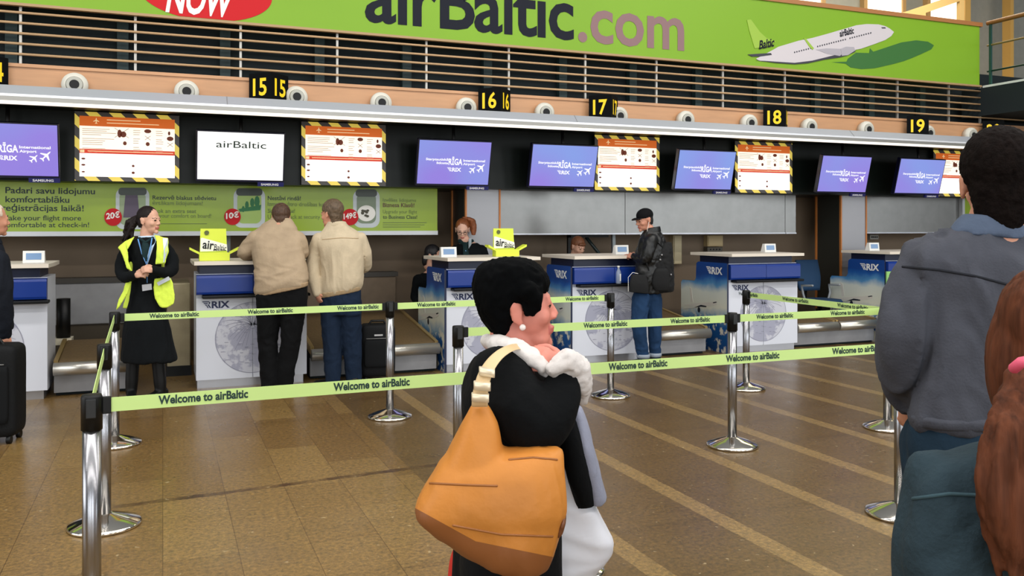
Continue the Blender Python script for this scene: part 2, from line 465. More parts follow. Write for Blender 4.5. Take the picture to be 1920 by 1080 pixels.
M_print = mat('sheet_print', (170, 140, 120), 0.6, emit=(214, 190, 165), strength=0.6)
M_pict = mat('sheet_picture', (120, 60, 40), 0.6, emit=(130, 64, 44), strength=0.3)
M_scrw = mat('white_screen', (10, 10, 10), 0.2, emit=(255, 255, 252), strength=1.15)
M_scrlogo = mat('screen_logo', (10, 10, 10), 0.3, emit=(252, 252, 255), strength=1.15)
M_scrdark = mat('screen_dark_text', (30, 60, 50), 0.3)
M_bezel = mat('dark_blue_bezel', (14, 14, 44), 0.3)
M_nozz = mat('nozzle_white', (214, 212, 200), 0.5)
M_winlit = mat('daylit_pane', (250, 245, 235), 0.3, emit=(255, 246, 228), strength=1.6)
M_galw = mat('gallery_cladding', (168, 168, 158), 0.5, 0.2, vary=0.05)
M_galy = mat('gallery_post_yellow', (226, 178, 96), 0.5)

# ================================================================ setting
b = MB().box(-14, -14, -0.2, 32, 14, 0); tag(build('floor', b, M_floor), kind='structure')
b = MB().box(-14, 10.4, 0, 24, 10.6, 3.4); tag(build('wall_back', b, M_wallb), kind='structure')
b = MB().box(-6, 9.35, 1.94, 18, 10.38, 2.9); tag(build('wall_upper', b, M_bulk), kind='structure')
b = MB().box(-6, 9.15, 2.92, 18, 9.3, 3.75); tag(build('wall_behind_louvre', b, M_void), kind='structure')
b = MB().box(-6, 8.7, 2.60, 18, 8.74, 2.915); b.box(-6, 8.685, 2.915, 18, 8.75, 2.945); tag(build('trim_1', b, M_wood), kind='structure')
# gallery at the far end: cladding, windows with daylight, posts, railing
b = MB()
b.box(-8, 13.6, 3.3, 30, 13.8, 9.0)
tag(build('wall_gallery', b, M_galw), kind='structure')
b = MB().box(10.62, 3.6, 3.05, 16, 9.0, 3.44); tag(build('floor_gallery', b, M_void), kind='structure')
b = MB().box(10.62, 3.6, 3.44, 10.68, 8.66, 3.47); tag(build('trim_2', b, mat('pale_rim', (214, 220, 216), 0.5)), kind='structure')
def gal_window(x0, y0, x1, y1, nm):
    a, c = atY(x0, y1, 13.55), atY(x1, y0, 13.55)
    b = MB().box(a.x, 13.52, a.z, c.x, 13.6, c.z+0.4)
    w = tag(build(nm, b, M_winlit), kind='structure')
    fr = MB()
    for q in ((a.x-0.09, a.z-0.09, c.x+0.09, a.z), (a.x-0.09, a.z, a.x, c.z+0.4), (c.x, a.z, c.x+0.09, c.z+0.4)):
        fr.box(q[0], 13.48, q[1], q[2], 13.6, q[3])
    build('window_frame', fr, mat('window_wood', (196, 158, 104), 0.5), w)
gal_window(1466, -30, 1537, 7, 'window_1')
gal_window(1622, -30, 1688, 23, 'window_2')
gal_window(1740, 8, 1795, 36, 'window_3')
b = MB(); p = atY(1890, 60, 13.3); b.box(p.x-0.05, 13.2, 3.44, p.x+0.05, 13.4, 9)
tag(build('trim_3', b, M_galy), kind='structure')
p = atY(1806, 60, 13.3); b = MB().box(p.x-0.06, 13.2, 3.44, p.x+0.1, 13.4, 9); tag(build('trim_4', b, M_galy), kind='structure')
# inclined frame with a pane behind the banner top
a0 = MB(); A = [atY(1692, 24, 12.6), atY(1800, -12, 12.6), atY(1808, -12, 12.6), atY(1808, 38, 12.6), atY(1800, 38, 12.6), atY(1800, 2, 12.6), atY(1736, 24, 12.6), atY(1736, 32, 12.6)]
a0.prism(A, (0, 0.08, 0))
g_ = tag(build('stair_frame', a0, mat('pale_wood', (232, 196, 130), 0.5)), 'pale wooden sloping stair side up on the gallery behind the banner end', 'stair side')  # one even pale wood colour
# the dark column sides and steel-faced columns between the desks
def column(x0, x1, y0, y1, nm):
    b = MB().box(x0+0.02, y0, 0, x1-0.02, y1, 1.94, 0)
    o = tag(build(nm, b, mat('grey_column_board', (160, 160, 164), 0.3, 0.3)), kind='structure')
    for xa in (x0, x1-0.02):
        build('edge_strip', MB().box(xa, y0-0.012, 0, xa+0.02, y0+0.02, 1.94), M_orange, o)
    build('side_board', MB().box(x0-0.004, y0+0.02, 0, x0+0.02, y1, 1.94), mat('side_board_dark', (46, 48, 44), 0.35), o)
    build('rear_strip', MB().box(x0-0.02, y1-0.03, 0.3, x0-0.004, y1, 1.94), M_orange, o)
column(3.285, 3.73, 9.55, 10.02, 'pillar_1')
column(8.91, 9.39, 9.55, 10.04, 'pillar_2')

# ================================================================ louvre grille, canopy
lv = thing('louvre_grille', 'long grille of tan horizontal slats on thin grey posts over the desks', 'grille', (4, 8.7, 2.945))
b = MB()
for z in (3.03, 3.122, 3.214, 3.306, 3.398):
    x1 = 10.66 if z > 3.25 else 16
    b.tube([(-4, 8.70, z), (x1, 8.70, z)], 0.0115, 8, cap='flat')
build('slats', b, M_slat, lv)
for k in range(-2, 14):
    xx = -1.17+0.935*k if k < 13 else 10.65
    build('post', MB().box(xx-0.011, 8.715, 2.945, xx+0.011, 8.74, 3.46), mat('post_grey', (176, 174, 168), 0.35, 0.6), lv)
for k in range(-1, 13):
    xx = -1.17+0.935*k-0.12
    build('stud', MB().box(xx-0.05, 9.05, 2.945, xx+0.05, 9.13, 3.46), mat('stud_dark', (30, 52, 54), 0.6), lv)

cn = thing('canopy', 'long brushed metal canopy running above all the check-in desks', 'canopy', (4, 8.3, 2.53))
b = MB()
X0, X1 = -6, 18
prof = [(8.312, 2.60), (8.42, 2.712), (8.53, 2.712), (8.53, 2.69), (8.36, 2.58)]
b.prism([(X0, y, z) for y, z in prof], (X1-X0, 0, 0))
build('fascia', b, mat('fascia_metal', (178, 182, 190), 0.42, 0.35, bump=0.1, bscale=5, stretch=(1, 20, 20)), cn)
build('lip', MB().box(X0, 8.295, 2.565, X1, 8.36, 2.602), mat('lip_dull', (150, 148, 142), 0.35, 0.7), cn)
build('highlight_strip', MB().box(X0, 8.29, 2.535, X1, 8.33, 2.563), mat('white_highlight', (246, 242, 230), 0.4, emit=(255, 246, 226), strength=0.55), cn)  # no lamp: the bright reflection along the lip, made as a glowing strip
build('ridge', MB().box(X0, 8.296, 2.602, X1, 8.33, 2.622), mat('bright_ridge', (232, 234, 238), 0.25, 0.4), cn)
build('soffit', MB().box(X0, 8.37, 2.625, X1, 9.34, 2.66), M_bulk, cn)
for xx in (0.55, 4.15, 8.0):
    build('seam', MB().prism([(xx, 8.311, 2.603), (xx, 8.418, 2.714), (xx, 8.42, 2.710), (xx, 8.314, 2.600)], (0.006, 0, 0)), M_plate, cn)

# round air nozzles
nz_px = [(140, 159, 'on the beech panel just right of the cut-off sign'), (350, 172, 'on the beech panel above the white screen, left of sign 15'),
         (556, 182, 'mostly hidden behind number sign 15'), (715, 193, 'between signs 15 and 16, nearer the striped poster'),
         (875, 202, 'touching the side of number sign 16'), (1022, 211, 'halfway between number signs 16 and 17'),
         (1161, 218, 'half hidden behind number sign 17'), (1287, 225, 'first one past number sign 17'),
         (1406, 231, 'just before number sign 18'), (1519, 238, 'first one past number sign 18'),
         (1626, 243, 'halfway between number signs 18 and 19'), (1741, 250, 'behind number sign 19'),
         (1822, 254, 'just before number sign 20'), (1910, 258, 'past number sign 20 at the far end')]
nozzle0 = None
for (x, y, d) in nz_px:
    p = atY(x, y, 8.62)
    lab = 'white round air nozzle '+d
    if nozzle0 is None:
        nozzle0 = thing('air_nozzle', lab, 'air nozzle', (0, 0, 0), 'air nozzles along the beech panel')
        build('ring', MB().lathe([(0.045, 0.03), (0.105, 0.015), (0.112, -0.02), (0.10, -0.078)], (0, 0, 0), 36, axis='Y'), M_nozz, nozzle0)
        build('cone', MB().lathe([(0.064, 0.037), (0.072, 0.026)], (0, 0, 0), 32, axis='Y'), mat('nozzle_grey', (176, 176, 166), 0.5), nozzle0)
        build('bore', MB().lathe([(0.040, 0.041), (0.042, 0.02)], (0, 0, 0), 28, axis='Y'), mat('bore_black', (8, 10, 12), 0.7), nozzle0)
        o = nozzle0
    else:
        o = copy_tree(nozzle0)
    o.location = p; o['label'] = lab

# number signs: two black boards meeting at the front edge
def number_sign(xa, num, Ya=8.435, L=0.30):
    sa, ca = math.sin(math.radians(52)), math.cos(math.radians(52))
    z0, z1 = 2.714, 2.972
    t = thing('number_sign', f'black folded sign with yellow number {num} standing on the canopy edge', 'sign', (xa, Ya, z0), 'number signs on the canopy')
    for s in (-1, 1):
        e = Vector((xa+s*L*ca, Ya+L*sa*0.8, 0)); a = Vector((xa, Ya, 0))
        d = (e-a).normalized(); nrm = Vector((s*d.y, -s*d.x, 0)) if False else None
        nn = Vector((d.y, -d.x, 0)); 
        if nn.y > 0: nn = -nn
        P = [Vector((a.x, a.y, z0)), Vector((e.x, e.y, z0)), Vector((e.x, e.y, z1)), Vector((a.x, a.y, z1))]
        bd = build('board', MB().prism(P, nn*-0.012), M_sign, t)
        tb = MB()
        left = e if s < 0 else a
        xd = (a-e).normalized() if s < 0 else (e-a).normalized()
        M = frame(left+nn*0.004+Vector((0, 0, z0+0.045)), xd, (0, 0, 1)) @ Matrix.Translation((0.05, 0, 0))
        write(tb, num, M, w=(e-a).length-0.10, h=0.168, bold=0.022)
        build('number', tb, M_yel, bd, fix=False)
for xa, num in ((-1.435, '14'), (0.955, '15'), (3.30, '16'), (4.62, '17'), (7.02, '18'), (9.36, '19'), (10.76, '20')):
    number_sign(xa, num)

# ================================================================ the big green banner
YB = 8.66
bn = thing('banner', 'huge green banner with dark and mauve lettering stretched above the slats', 'banner', (4, YB, 3.474))
b = MB().box(-5, YB, 3.474, 10.56, YB+0.03, 4.29)
build('sheet', b, M_green, bn)
build('top_rail', MB().box(-5, YB-0.02, 4.29, 10.6, YB+0.05, 4.345), mat('rail_wood', (168, 112, 62), 0.45), bn)
build('bottom_rail', MB().box(-5, YB-0.008, 3.45, 10.6, YB+0.04, 3.474), mat('rail_tan', (170, 140, 100), 0.5), bn)
def flatY(mb, pts, Y, mi=0, thick=0.004):
    mb.prism([atY(x, y, Y) for x, y in pts], (0, thick, 0), mi)
def ellipse_px(cx, cy, rx, ry, n=40, a0=0, a1=360):
    return [(cx+rx*math.cos(math.radians(a0+(a1-a0)*k/n)), cy+ry*math.sin(math.radians(a0+(a1-a0)*k/n))) for k in range(n)]
yb = YB-0.004
b = MB()
A, Bp = atY(684, 47, yb), atY(1076, 80, yb)
write(b, 'airBaltic', wallM(A.x, yb, 3.60), w=Bp.x-A.x, h=0.60, bold=0.018, space=0.96)
build('wordmark', b, M_banink, bn, fix=False)
b = MB(); A, Bp = atY(1084, 82, yb), atY(1283, 98, yb)
write(b, '.com', wallM(A.x, yb, 3.592), w=Bp.x-A.x, h=0.56, bold=0.018)
build('web_ending', b, M_mauve, bn, fix=False)
b = MB()
c = atY(388, -10, yb); pts = []
for k in range(60):
    a = 2*math.pi*k/60
    pts.append(Vector((c.x+0.60*math.cos(a), yb, max(3.478, c.z+0.02+0.27*math.sin(a)))))
b.prism(pts, (0, 0.003, 0)); sticker = build('red_oval', b, M_red, bn)
b = MB(); A, Bp = atY(310, 19, yb-0.003), atY(440, 36, yb-0.003)
write(b, 'NOW', wallM(A.x, yb-0.003, 3.515), w=(Bp.x-A.x), h=0.28, bold=0.03, shear=0.28)
build('oval_lettering', b, M_wtxt, sticker, fix=False)
def at480(p): return (1440+p[0]/4, p[1]/4)
b = MB()
flatY(b, [at480(p) for p in ((480, 466), (590, 462), (600, 440), (660, 395), (760, 398), (765, 362), (790, 388), (1000, 318), (1110, 302), (1200, 312), (1245, 340), (1225, 370), (1150, 405), (1080, 435), (1020, 458), (940, 480), (800, 512), (700, 518), (620, 506), (585, 478))], yb)
build('plane_shadow_print', b, mat('print_shadow_green', (52, 108, 46), 0.4), bn)
b = MB()
flatY(b, [at480(p) for p in ((-90, 440), (-10, 400), (80, 350), (230, 305), (330, 285), (440, 255), (560, 220), (660, 190), (740, 180), (830, 183), (880, 196), (915, 215), (945, 240), (925, 270), (880, 300), (800, 330), (700, 365), (650, 375), (560, 410), (430, 440), (300, 470), (200, 480), (60, 470), (-60, 458))], yb-0.004)
pl = build('plane_print', b, mat('print_plane_white', (206, 200, 204), 0.4), bn)
b = MB()
flatY(b, [at480(p) for p in ((-90, 452), (60, 462), (200, 471), (330, 455), (440, 428), (560, 398), (640, 378), (660, 385), (600, 415), (540, 430), (430, 446), (300, 474), (200, 482), (60, 472))], yb-0.006)
for k in range(34):
    x = 196+k*17.3
    if 320 < x < 360 or 585 < x < 610: continue
    y = 388-(x-196)*0.255
    flatY(b, [at480(p) for p in ((x, y), (x+8, y-2), (x+8, y+9), (x, y+11))], yb-0.006)
flatY(b, [at480(p) for p in ((850, 205), (880, 204), (884, 214), (856, 214))], yb-0.006)
flatY(b, [at480(p) for p in ((-152, 408), (-60, 402), (22, 398), (30, 412), (-60, 424), (-120, 424))], yb-0.006)
build('plane_detail_print', b, mat('print_plane_dark', (50, 50, 62), 0.5), pl)
b = MB()
flatY(b, [at480(p) for p in ((360, 372), (440, 362), (540, 366), (560, 400), (540, 420), (450, 405))], yb-0.007)
flatY(b, [at480(p) for p in ((545, 365), (585, 350), (645, 352), (655, 378), (600, 414), (555, 418))], yb-0.009)
build('engine_print', b, mat('print_engine_grey', (172, 168, 176), 0.4), pl)
b = MB()
flatY(b, [at480(p) for p in ((-158, 150), (-128, 145), (-60, 240), (-10, 285), (60, 312), (-20, 352), (-100, 362), (-140, 230))], yb-0.003)
flatY(b, [at480(p) for p in ((268, 285), (285, 290), (345, 362), (335, 374), (310, 350))], yb-0.009)
build('tail_print', b, mat('print_tail_green', (150, 186, 60), 0.4), pl)
b = MB()
A = atY(*at480((-66, 368)), yb-0.006); Bp = atY(*at480((45, 345)), yb-0.006)
write(b, 'Baltic', frame(A, (Bp-A), (0.1, 0, 1)), w=(Bp-A).length, h=0.11, bold=0.03)
A = atY(*at480((540, 276)), yb-0.006); Bp = atY(*at480((645, 250)), yb-0.006)
write(b, 'airBaltic', frame(A, (Bp-A), (-0.1, 0, 1)), w=(Bp-A).length, h=0.085, bold=0.03)
build('plane_lettering', b, M_banink, pl, fix=False)

# railing on the gallery corner
gr = thing('gallery_railing', 'wood topped steel railing along the gallery edge past the banner end', 'railing', (10.62, 8.6, 3.44))
for z, mm, r in ((4.33, mat('rail_wood', (168, 112, 62)), 0.03), (4.02, mat('rail_tan', (170, 140, 100)), 0.014), (3.66, mat('rail_teal', (24, 66, 60), 0.4), 0.013)):
    build('rail', MB().tube([(10.64, 8.6, z), (10.64, 3.8, z)], r, 10, cap='flat'), mm, gr)
for yy in (8.55, 6.2, 3.9):
    build('baluster', MB().box(10.625, yy-0.015, 3.44, 10.655, yy+0.015, 4.33), mat('rail_teal', (24, 66, 60), 0.4), gr)

# ================================================================ green wall advert, stainless sheets
YA = 9.66
def xat(x, Y): return atY(x, 400, Y).x
ad = thing('wall_advert', 'long lime green advert with price spots and cabin window pictures behind the desks', 'advert', (0, YA, 1.44))
xL, xR = -4.5, xat(820, YA)
b = MB().box(xL, YA, 1.45, xR, YA+0.05, 1.94); build('sheet', b, M_greenad, ad)
build('ledge_strip', MB().box(xL, YA-0.02, 1.405, xR, YA+0.05, 1.452), mat('ad_frame_silver', (190, 192, 194), 0.4, 0.5), ad)
ya = YA-0.003
def adtext(s, x0, x1, base, hpx, m, nm, bold=0.0):
    a, c = atY(x0, base, ya), atY(x1, base, ya)
    h = hpx*((a-CAMV).dot(Vector((SN, CS, 0))))/FPX
    mb = MB(); write(mb, s, wallM(a.x, ya, a.z), w=c.x-a.x, h=h, bold=bold); build(nm, mb, m, ad, fix=False)
adtext('Padari savu lidojumu', 10, 178, 362, 12, M_darktxt, 'headline', 0.015)
adtext('komfortabl\u0101ku', 10, 130, 379, 12, M_darktxt, 'headline', 0.015)
adtext('re\u0123istr\u0101cijas laik\u0101!', 3, 157, 395, 12, M_darktxt, 'headline', 0.015)
adtext('Make your flight more', 4, 152, 413, 10, M_darktxt, 'subline', 0.005)
adtext('comfortable at check-in!', 4, 167, 426, 10, M_darktxt, 'subline', 0.005)
adtext('Rezerv\u0113 blakus s\u0113dvietu', 286, 405, 374, 8, M_darktxt, 'caption', 0.012)
adtext('\u0113rt\u0101kam lidojumam!', 286, 380, 384, 8, M_midtxt, 'caption')
adtext('Book an extra seat', 283, 368, 399, 8, M_midtxt, 'caption', 0.01)
adtext('for your comfort on board!', 283, 396, 408, 8, M_midtxt, 'caption')
adtext('Nest\u0101vi rind\u0101!', 502, 564, 375, 8, M_darktxt, 'caption', 0.012)
adtext('Izmanto \u0101tro dro\u0161\u012bbas kontroli', 502, 630, 386, 8, M_midtxt, 'caption')
adtext('Skip the queue!', 502, 553, 399, 8, M_midtxt, 'caption', 0.01)
adtext('Use fast track at security', 502, 600, 410, 8, M_midtxt, 'caption')
adtext('Izv\u0113lies lidojumu', 718, 780, 378, 7, M_midtxt, 'caption')
adtext('Biznesa Klas\u0113!', 718, 777, 388, 8, mat('maroon_text', (96, 52, 40), 0.5), 'caption', 0.012)
adtext('Upgrade your flight', 718, 782, 400, 7, M_midtxt, 'caption')
adtext('to Business Class!', 718, 782, 410, 7, M_darktxt, 'caption', 0.008)
for (xa, xb, yy) in ((300, 388, 419), (718, 800, 417), (718, 796, 421), (718, 788, 425)):
    mb = MB(); flatY(mb, [(xa, yy), (xb, yy), (xb, yy+1.2), (xa, yy+1.2)], ya, 0, 0.002); build('small_print', mb, M_midtxt, ad)
def cabin_window(x0, y0, x1, y1, nm, inner):
    def rr(x0, y0, x1, y1, r):
        P = []
        for cx, cy, a in ((x1-r, y1-r, 0), (x0+r, y1-r, 90), (x0+r, y0+r, 180), (x1-r, y0+r, 270)):
            for k in range(7):
                an = math.radians(a+15*k); P.append((cx+r*math.cos(an), cy+r*math.sin(an)))
        return P
    mb = MB(); flatY(mb, rr(x0, y0, x1, y1, 15), ya, 0, 0.002)
    w = build(nm, mb, mat('window_print_frame', (196, 204, 206), 0.35), ad)
    mb = MB(); flatY(mb, rr(x0+7, y0+7, x1-7, y1-8, 11), ya-0.003, 0, 0.002)
    build('window_view', mb, inner, w)
    mb = MB(); flatY(mb, rr(x0+5, y0, x1-5, y0+14, 6), ya-0.004, 0, 0.002); build('window_blind', mb, mat('blind_print', (52, 62, 52), 0.4), w)
    return w
w = cabin_window(217, 352, 280, 430, 'seat_window_picture', mat('seat_view', (150, 168, 128), 0.4))
mb = MB(); flatY(mb, [(235, 366), (258, 366), (262, 408), (231, 408)], ya-0.006, 0, 0.002); build('seat_print', mb, mat('seat_mauve', (88, 76, 96), 0.5), w)
w = cabin_window(438, 353, 497, 427, 'family_window_picture', mat('meadow_view', (160, 190, 96), 0.4))
mb = MB()
for (x, y, s) in ((463, 385, 8), (473, 380, 9), (482, 378, 11), (456, 392, 6)):
    mb.prism([atY(x+s*0.45*math.cos(k*0.7), y+s*math.sin(k*0.7), ya-0.006) for k in range(9)], (0, 0.002, 0))
flatY(mb, [(447, 392), (490, 384), (488, 394), (450, 397)], ya-0.0065, 0, 0.002)
build('people_print', mb, mat('people_green', (30, 112, 60), 0.5), w)
w = cabin_window(662, 355, 712, 427, 'meal_window_picture', mat('meal_view', (120, 136, 110), 0.4))
mb = MB(); flatY(mb, ellipse_px(687, 400, 17, 15, 28), ya-0.006, 0, 0.002); build('plate_print', mb, M_wtxt, w)
mb = MB()
for k in range(9): flatY(mb, ellipse_px(687+random.uniform(-8, 8), 400+random.uniform(-6, 6), 3, 2.4, 8), ya-0.009-0.0005*k, 0, 0.0015)
build('food_print', mb, mat('food_print', (64, 60, 40), 0.5), w)
for (cx, cy, r, s) in ((212, 407, 16.5, '20\u20ac'), (436, 406.5, 15.5, '10\u20ac'), (656.5, 407, 15.5, '149\u20ac')):
    mb = MB(); flatY(mb, ellipse_px(cx, cy, r, r, 36), ya-0.012, 0, 0.004); spot = build('price_spot', mb, M_red, ad)
    mb = MB(); a, c = atY(cx-r*0.78, cy+4, ya-0.014), atY(cx+r*0.78, cy+3, ya-0.014)
    write(mb, s, frame(a, (c.x-a.x, 0, 0.02), (-0.02, 0, 1)), w=c.x-a.x, h=0.062, bold=0.03); build('price', mb, M_wtxt, spot, fix=False)
ad2 = thing('wall_advert', 'lime green advert end with a white frame edge past the second pillar', 'advert', (11, YA, 1.44))
x2 = xat(1806, YA)
build('sheet', MB().box(x2, YA, 1.45, 15.5, YA+0.05, 1.94), M_greenad, ad2)
build('frame_edge', MB().box(x2-0.05, YA-0.03, 1.405, x2, YA+0.05, 1.94), mat('ad_frame_silver', (190, 192, 194)), ad2)
mb = MB(); a = atY(1898, 406, ya); write(mb, 'ue', wallM(a.x, ya, a.z), h=0.075); build('caption', mb, M_darktxt, ad2, fix=False)
def steel_sheet(xa, xb, lab):
    t = thing('steel_wall_sheet', lab, 'steel sheet', (xa, 9.7, 1.4), 'stainless sheets behind the desks')
    build('sheet', MB().box(xa, 9.70, 1.41, xb, 9.73, 1.94), M_steel, t)
    build('lower_edge', MB().box(xa, 9.685, 1.40, xb, 9.73, 1.418), M_alu, t)
steel_sheet(3.76, xat(1172, 9.7)-0.004, 'shiny stainless wall sheet beside the first pillar behind desk 17')
steel_sheet(xat(1172, 9.7)+0.004, xat(1472, 9.7)-0.004, 'shiny stainless wall sheet behind the man in the black cap')
steel_sheet(xat(1472, 9.7)+0.004, xat(1492, 9.7), 'narrow stainless wall sheet ending at the dark doorway gap')
steel_sheet(9.42, x2-0.06, 'stainless wall sheet past the second pillar')

# ================================================================ hanging screens and lit posters
TILT = math.radians(14)
def plane_icon(mb, M, s, mi=0):
    P = [(0, 1.0), (0.10, 0.8), (0.12, 0.35), (0.85, -0.15), (0.85, -0.32), (0.12, -0.08), (0.09, -0.6), (0.36, -0.82), (0.36, -0.95), (0, -0.85)]
    P = P+[(-x, y) for x, y in P[1:-1]][::-1]
    mb.prism([M @ Vector((x*s, y*s, 0)) for x, y in P], M.to_3x3() @ Vector((0, 0, -0.002)), mi)
def rix(mb, M, w, mi=0, thick=0.002):
    """winged letter mark followed by RIX, total width w"""
    k = w/3.9
    ext = M.to_3x3() @ Vector((0, 0, -thick))
    for P in ([(0, 1.0), (0.95, 1.0), (1.05, 0.86), (0.10, 0.86)], [(0.20, 0.76), (0.80, 0.76), (0.84, 0.62), (0.30, 0.62)], [(0.40, 0.52), (0.66, 0.52), (0.74, 0.38), (0.50, 0.38)],
              [(0.95, 1.0), (1.18, 0.80), (1.05, 0.52), (0.92, 0.60), (1.0, 0.80), (0.90, 0.88)], [(0.74, 0.52), (0.96, 0.52), (1.30, 0.0), (1.10, 0.0)], [(0.60, 0.34), (0.76, 0.34), (0.96, 0.0), (0.80, 0.0)]):
        mb.prism([M @ Vector((x*k, y*k, 0)) for x, y in P], ext, mi)
    write(mb, 'RIX', M @ Matrix.Translation((1.36*k, 0, 0)), w=2.54*k, h=1.0*k, mi=mi, bold=0.035)
def hang_screen(xa, label, white=False, w=0.82, h=0.475, Yt=8.9, zt=2.43):
    ct, st = math.cos(TILT), math.sin(TILT)
    up = Vector((0, -st, ct)); o = Vector((xa, Yt, zt))-up*h
    M = frame(o, (1, 0, 0), up)
    t = thing('hanging_screen', label, 'screen', o, 'screens hung under the canopy')
    build('casing', MB().box(-0.012, -0.022, -0.06, w+0.012, h+0.012, 0, M=M, bev=0.004), M_bezel, t)
    d = build('display', MB().box(0, 0, -0.001, w, h, 0.002, M=M), M_scrw if white else M_screen, t)
    tab = build('name_tab', MB().box(w*0.70, -0.062, -0.03, w+0.012, -0.018, 0.001, M=M), mat('tab_navy', (26, 30, 96), 0.4), t)
    mb = MB(); write(mb, 'SAMSUNG', M @ Matrix.Translation((w*0.74, -0.052, 0.0025)), w=w*0.21, h=0.022, bold=0.03)
    build('tab_lettering', mb, mat('tab_white', (236, 236, 240), 0.4), tab, fix=False)
    pc = M @ Vector((w*0.5, h*0.8, -0.06))
    build('hanger', MB().bar(pc, (pc.x, pc.y+0.02, 2.62), 0.018), M_black, t)
    mb = MB()
    if white:
        write(mb, 'airBaltic', M @ Matrix.Translation((w*0.21, h*0.68, 0.004)), w=w*0.58, h=h*0.15)
        build('display_lettering', mb, M_scrdark, d, fix=False)
    else:
        for s, x0, x1, yy, hh in (('Starptautisk\u0101', 0.10, 0.41, 0.545, 0.055), ('lidosta', 0.25, 0.41, 0.465, 0.055), ('R\u012aGA', 0.415, 0.61, 0.455, 0.145), ('International', 0.62, 0.93, 0.535, 0.055), ('Airport', 0.62, 0.79, 0.455, 0.055)):
            write(mb, s, M @ Matrix.Translation((w*x0, h*yy, 0.004)), w=w*(x1-x0), h=h*hh, bold=0.03)
        rix(mb, M @ Matrix.Translation((w*0.40, h*0.30, 0.004)), w*0.20)
        for cx, cy, s in ((0.76, 0.345, 0.055), (0.88, 0.40, 0.07)):
            plane_icon(mb, M @ Matrix.Translation((w*cx, h*cy, 0.004)) @ Matrix.Rotation(-0.75, 4, 'Z'), w*s)
        build('display_lettering', mb, M_scrlogo, d, fix=False)
hang_screen(xat(107, 8.9)-0.82, 'violet hanging screen above the cut-off desk beside the first striped poster')
hang_screen(0.315, 'white hanging screen with dark lettering above the price adverts', True)
hang_screen(2.55, 'violet hanging screen above the red-haired clerk and the first pillar')
hang_screen(xat(1000, 8.9), 'violet hanging screen above desk 17, overlapping a striped poster')
hang_screen(5.817, 'violet hanging screen over the man in the black cap, overlapping a striped poster')
hang_screen(xat(1544, 8.9), 'violet hanging screen above the second pillar and blue chair')
hang_screen(9.37, 'violet hanging screen farthest along, overlapping the last striped poster')

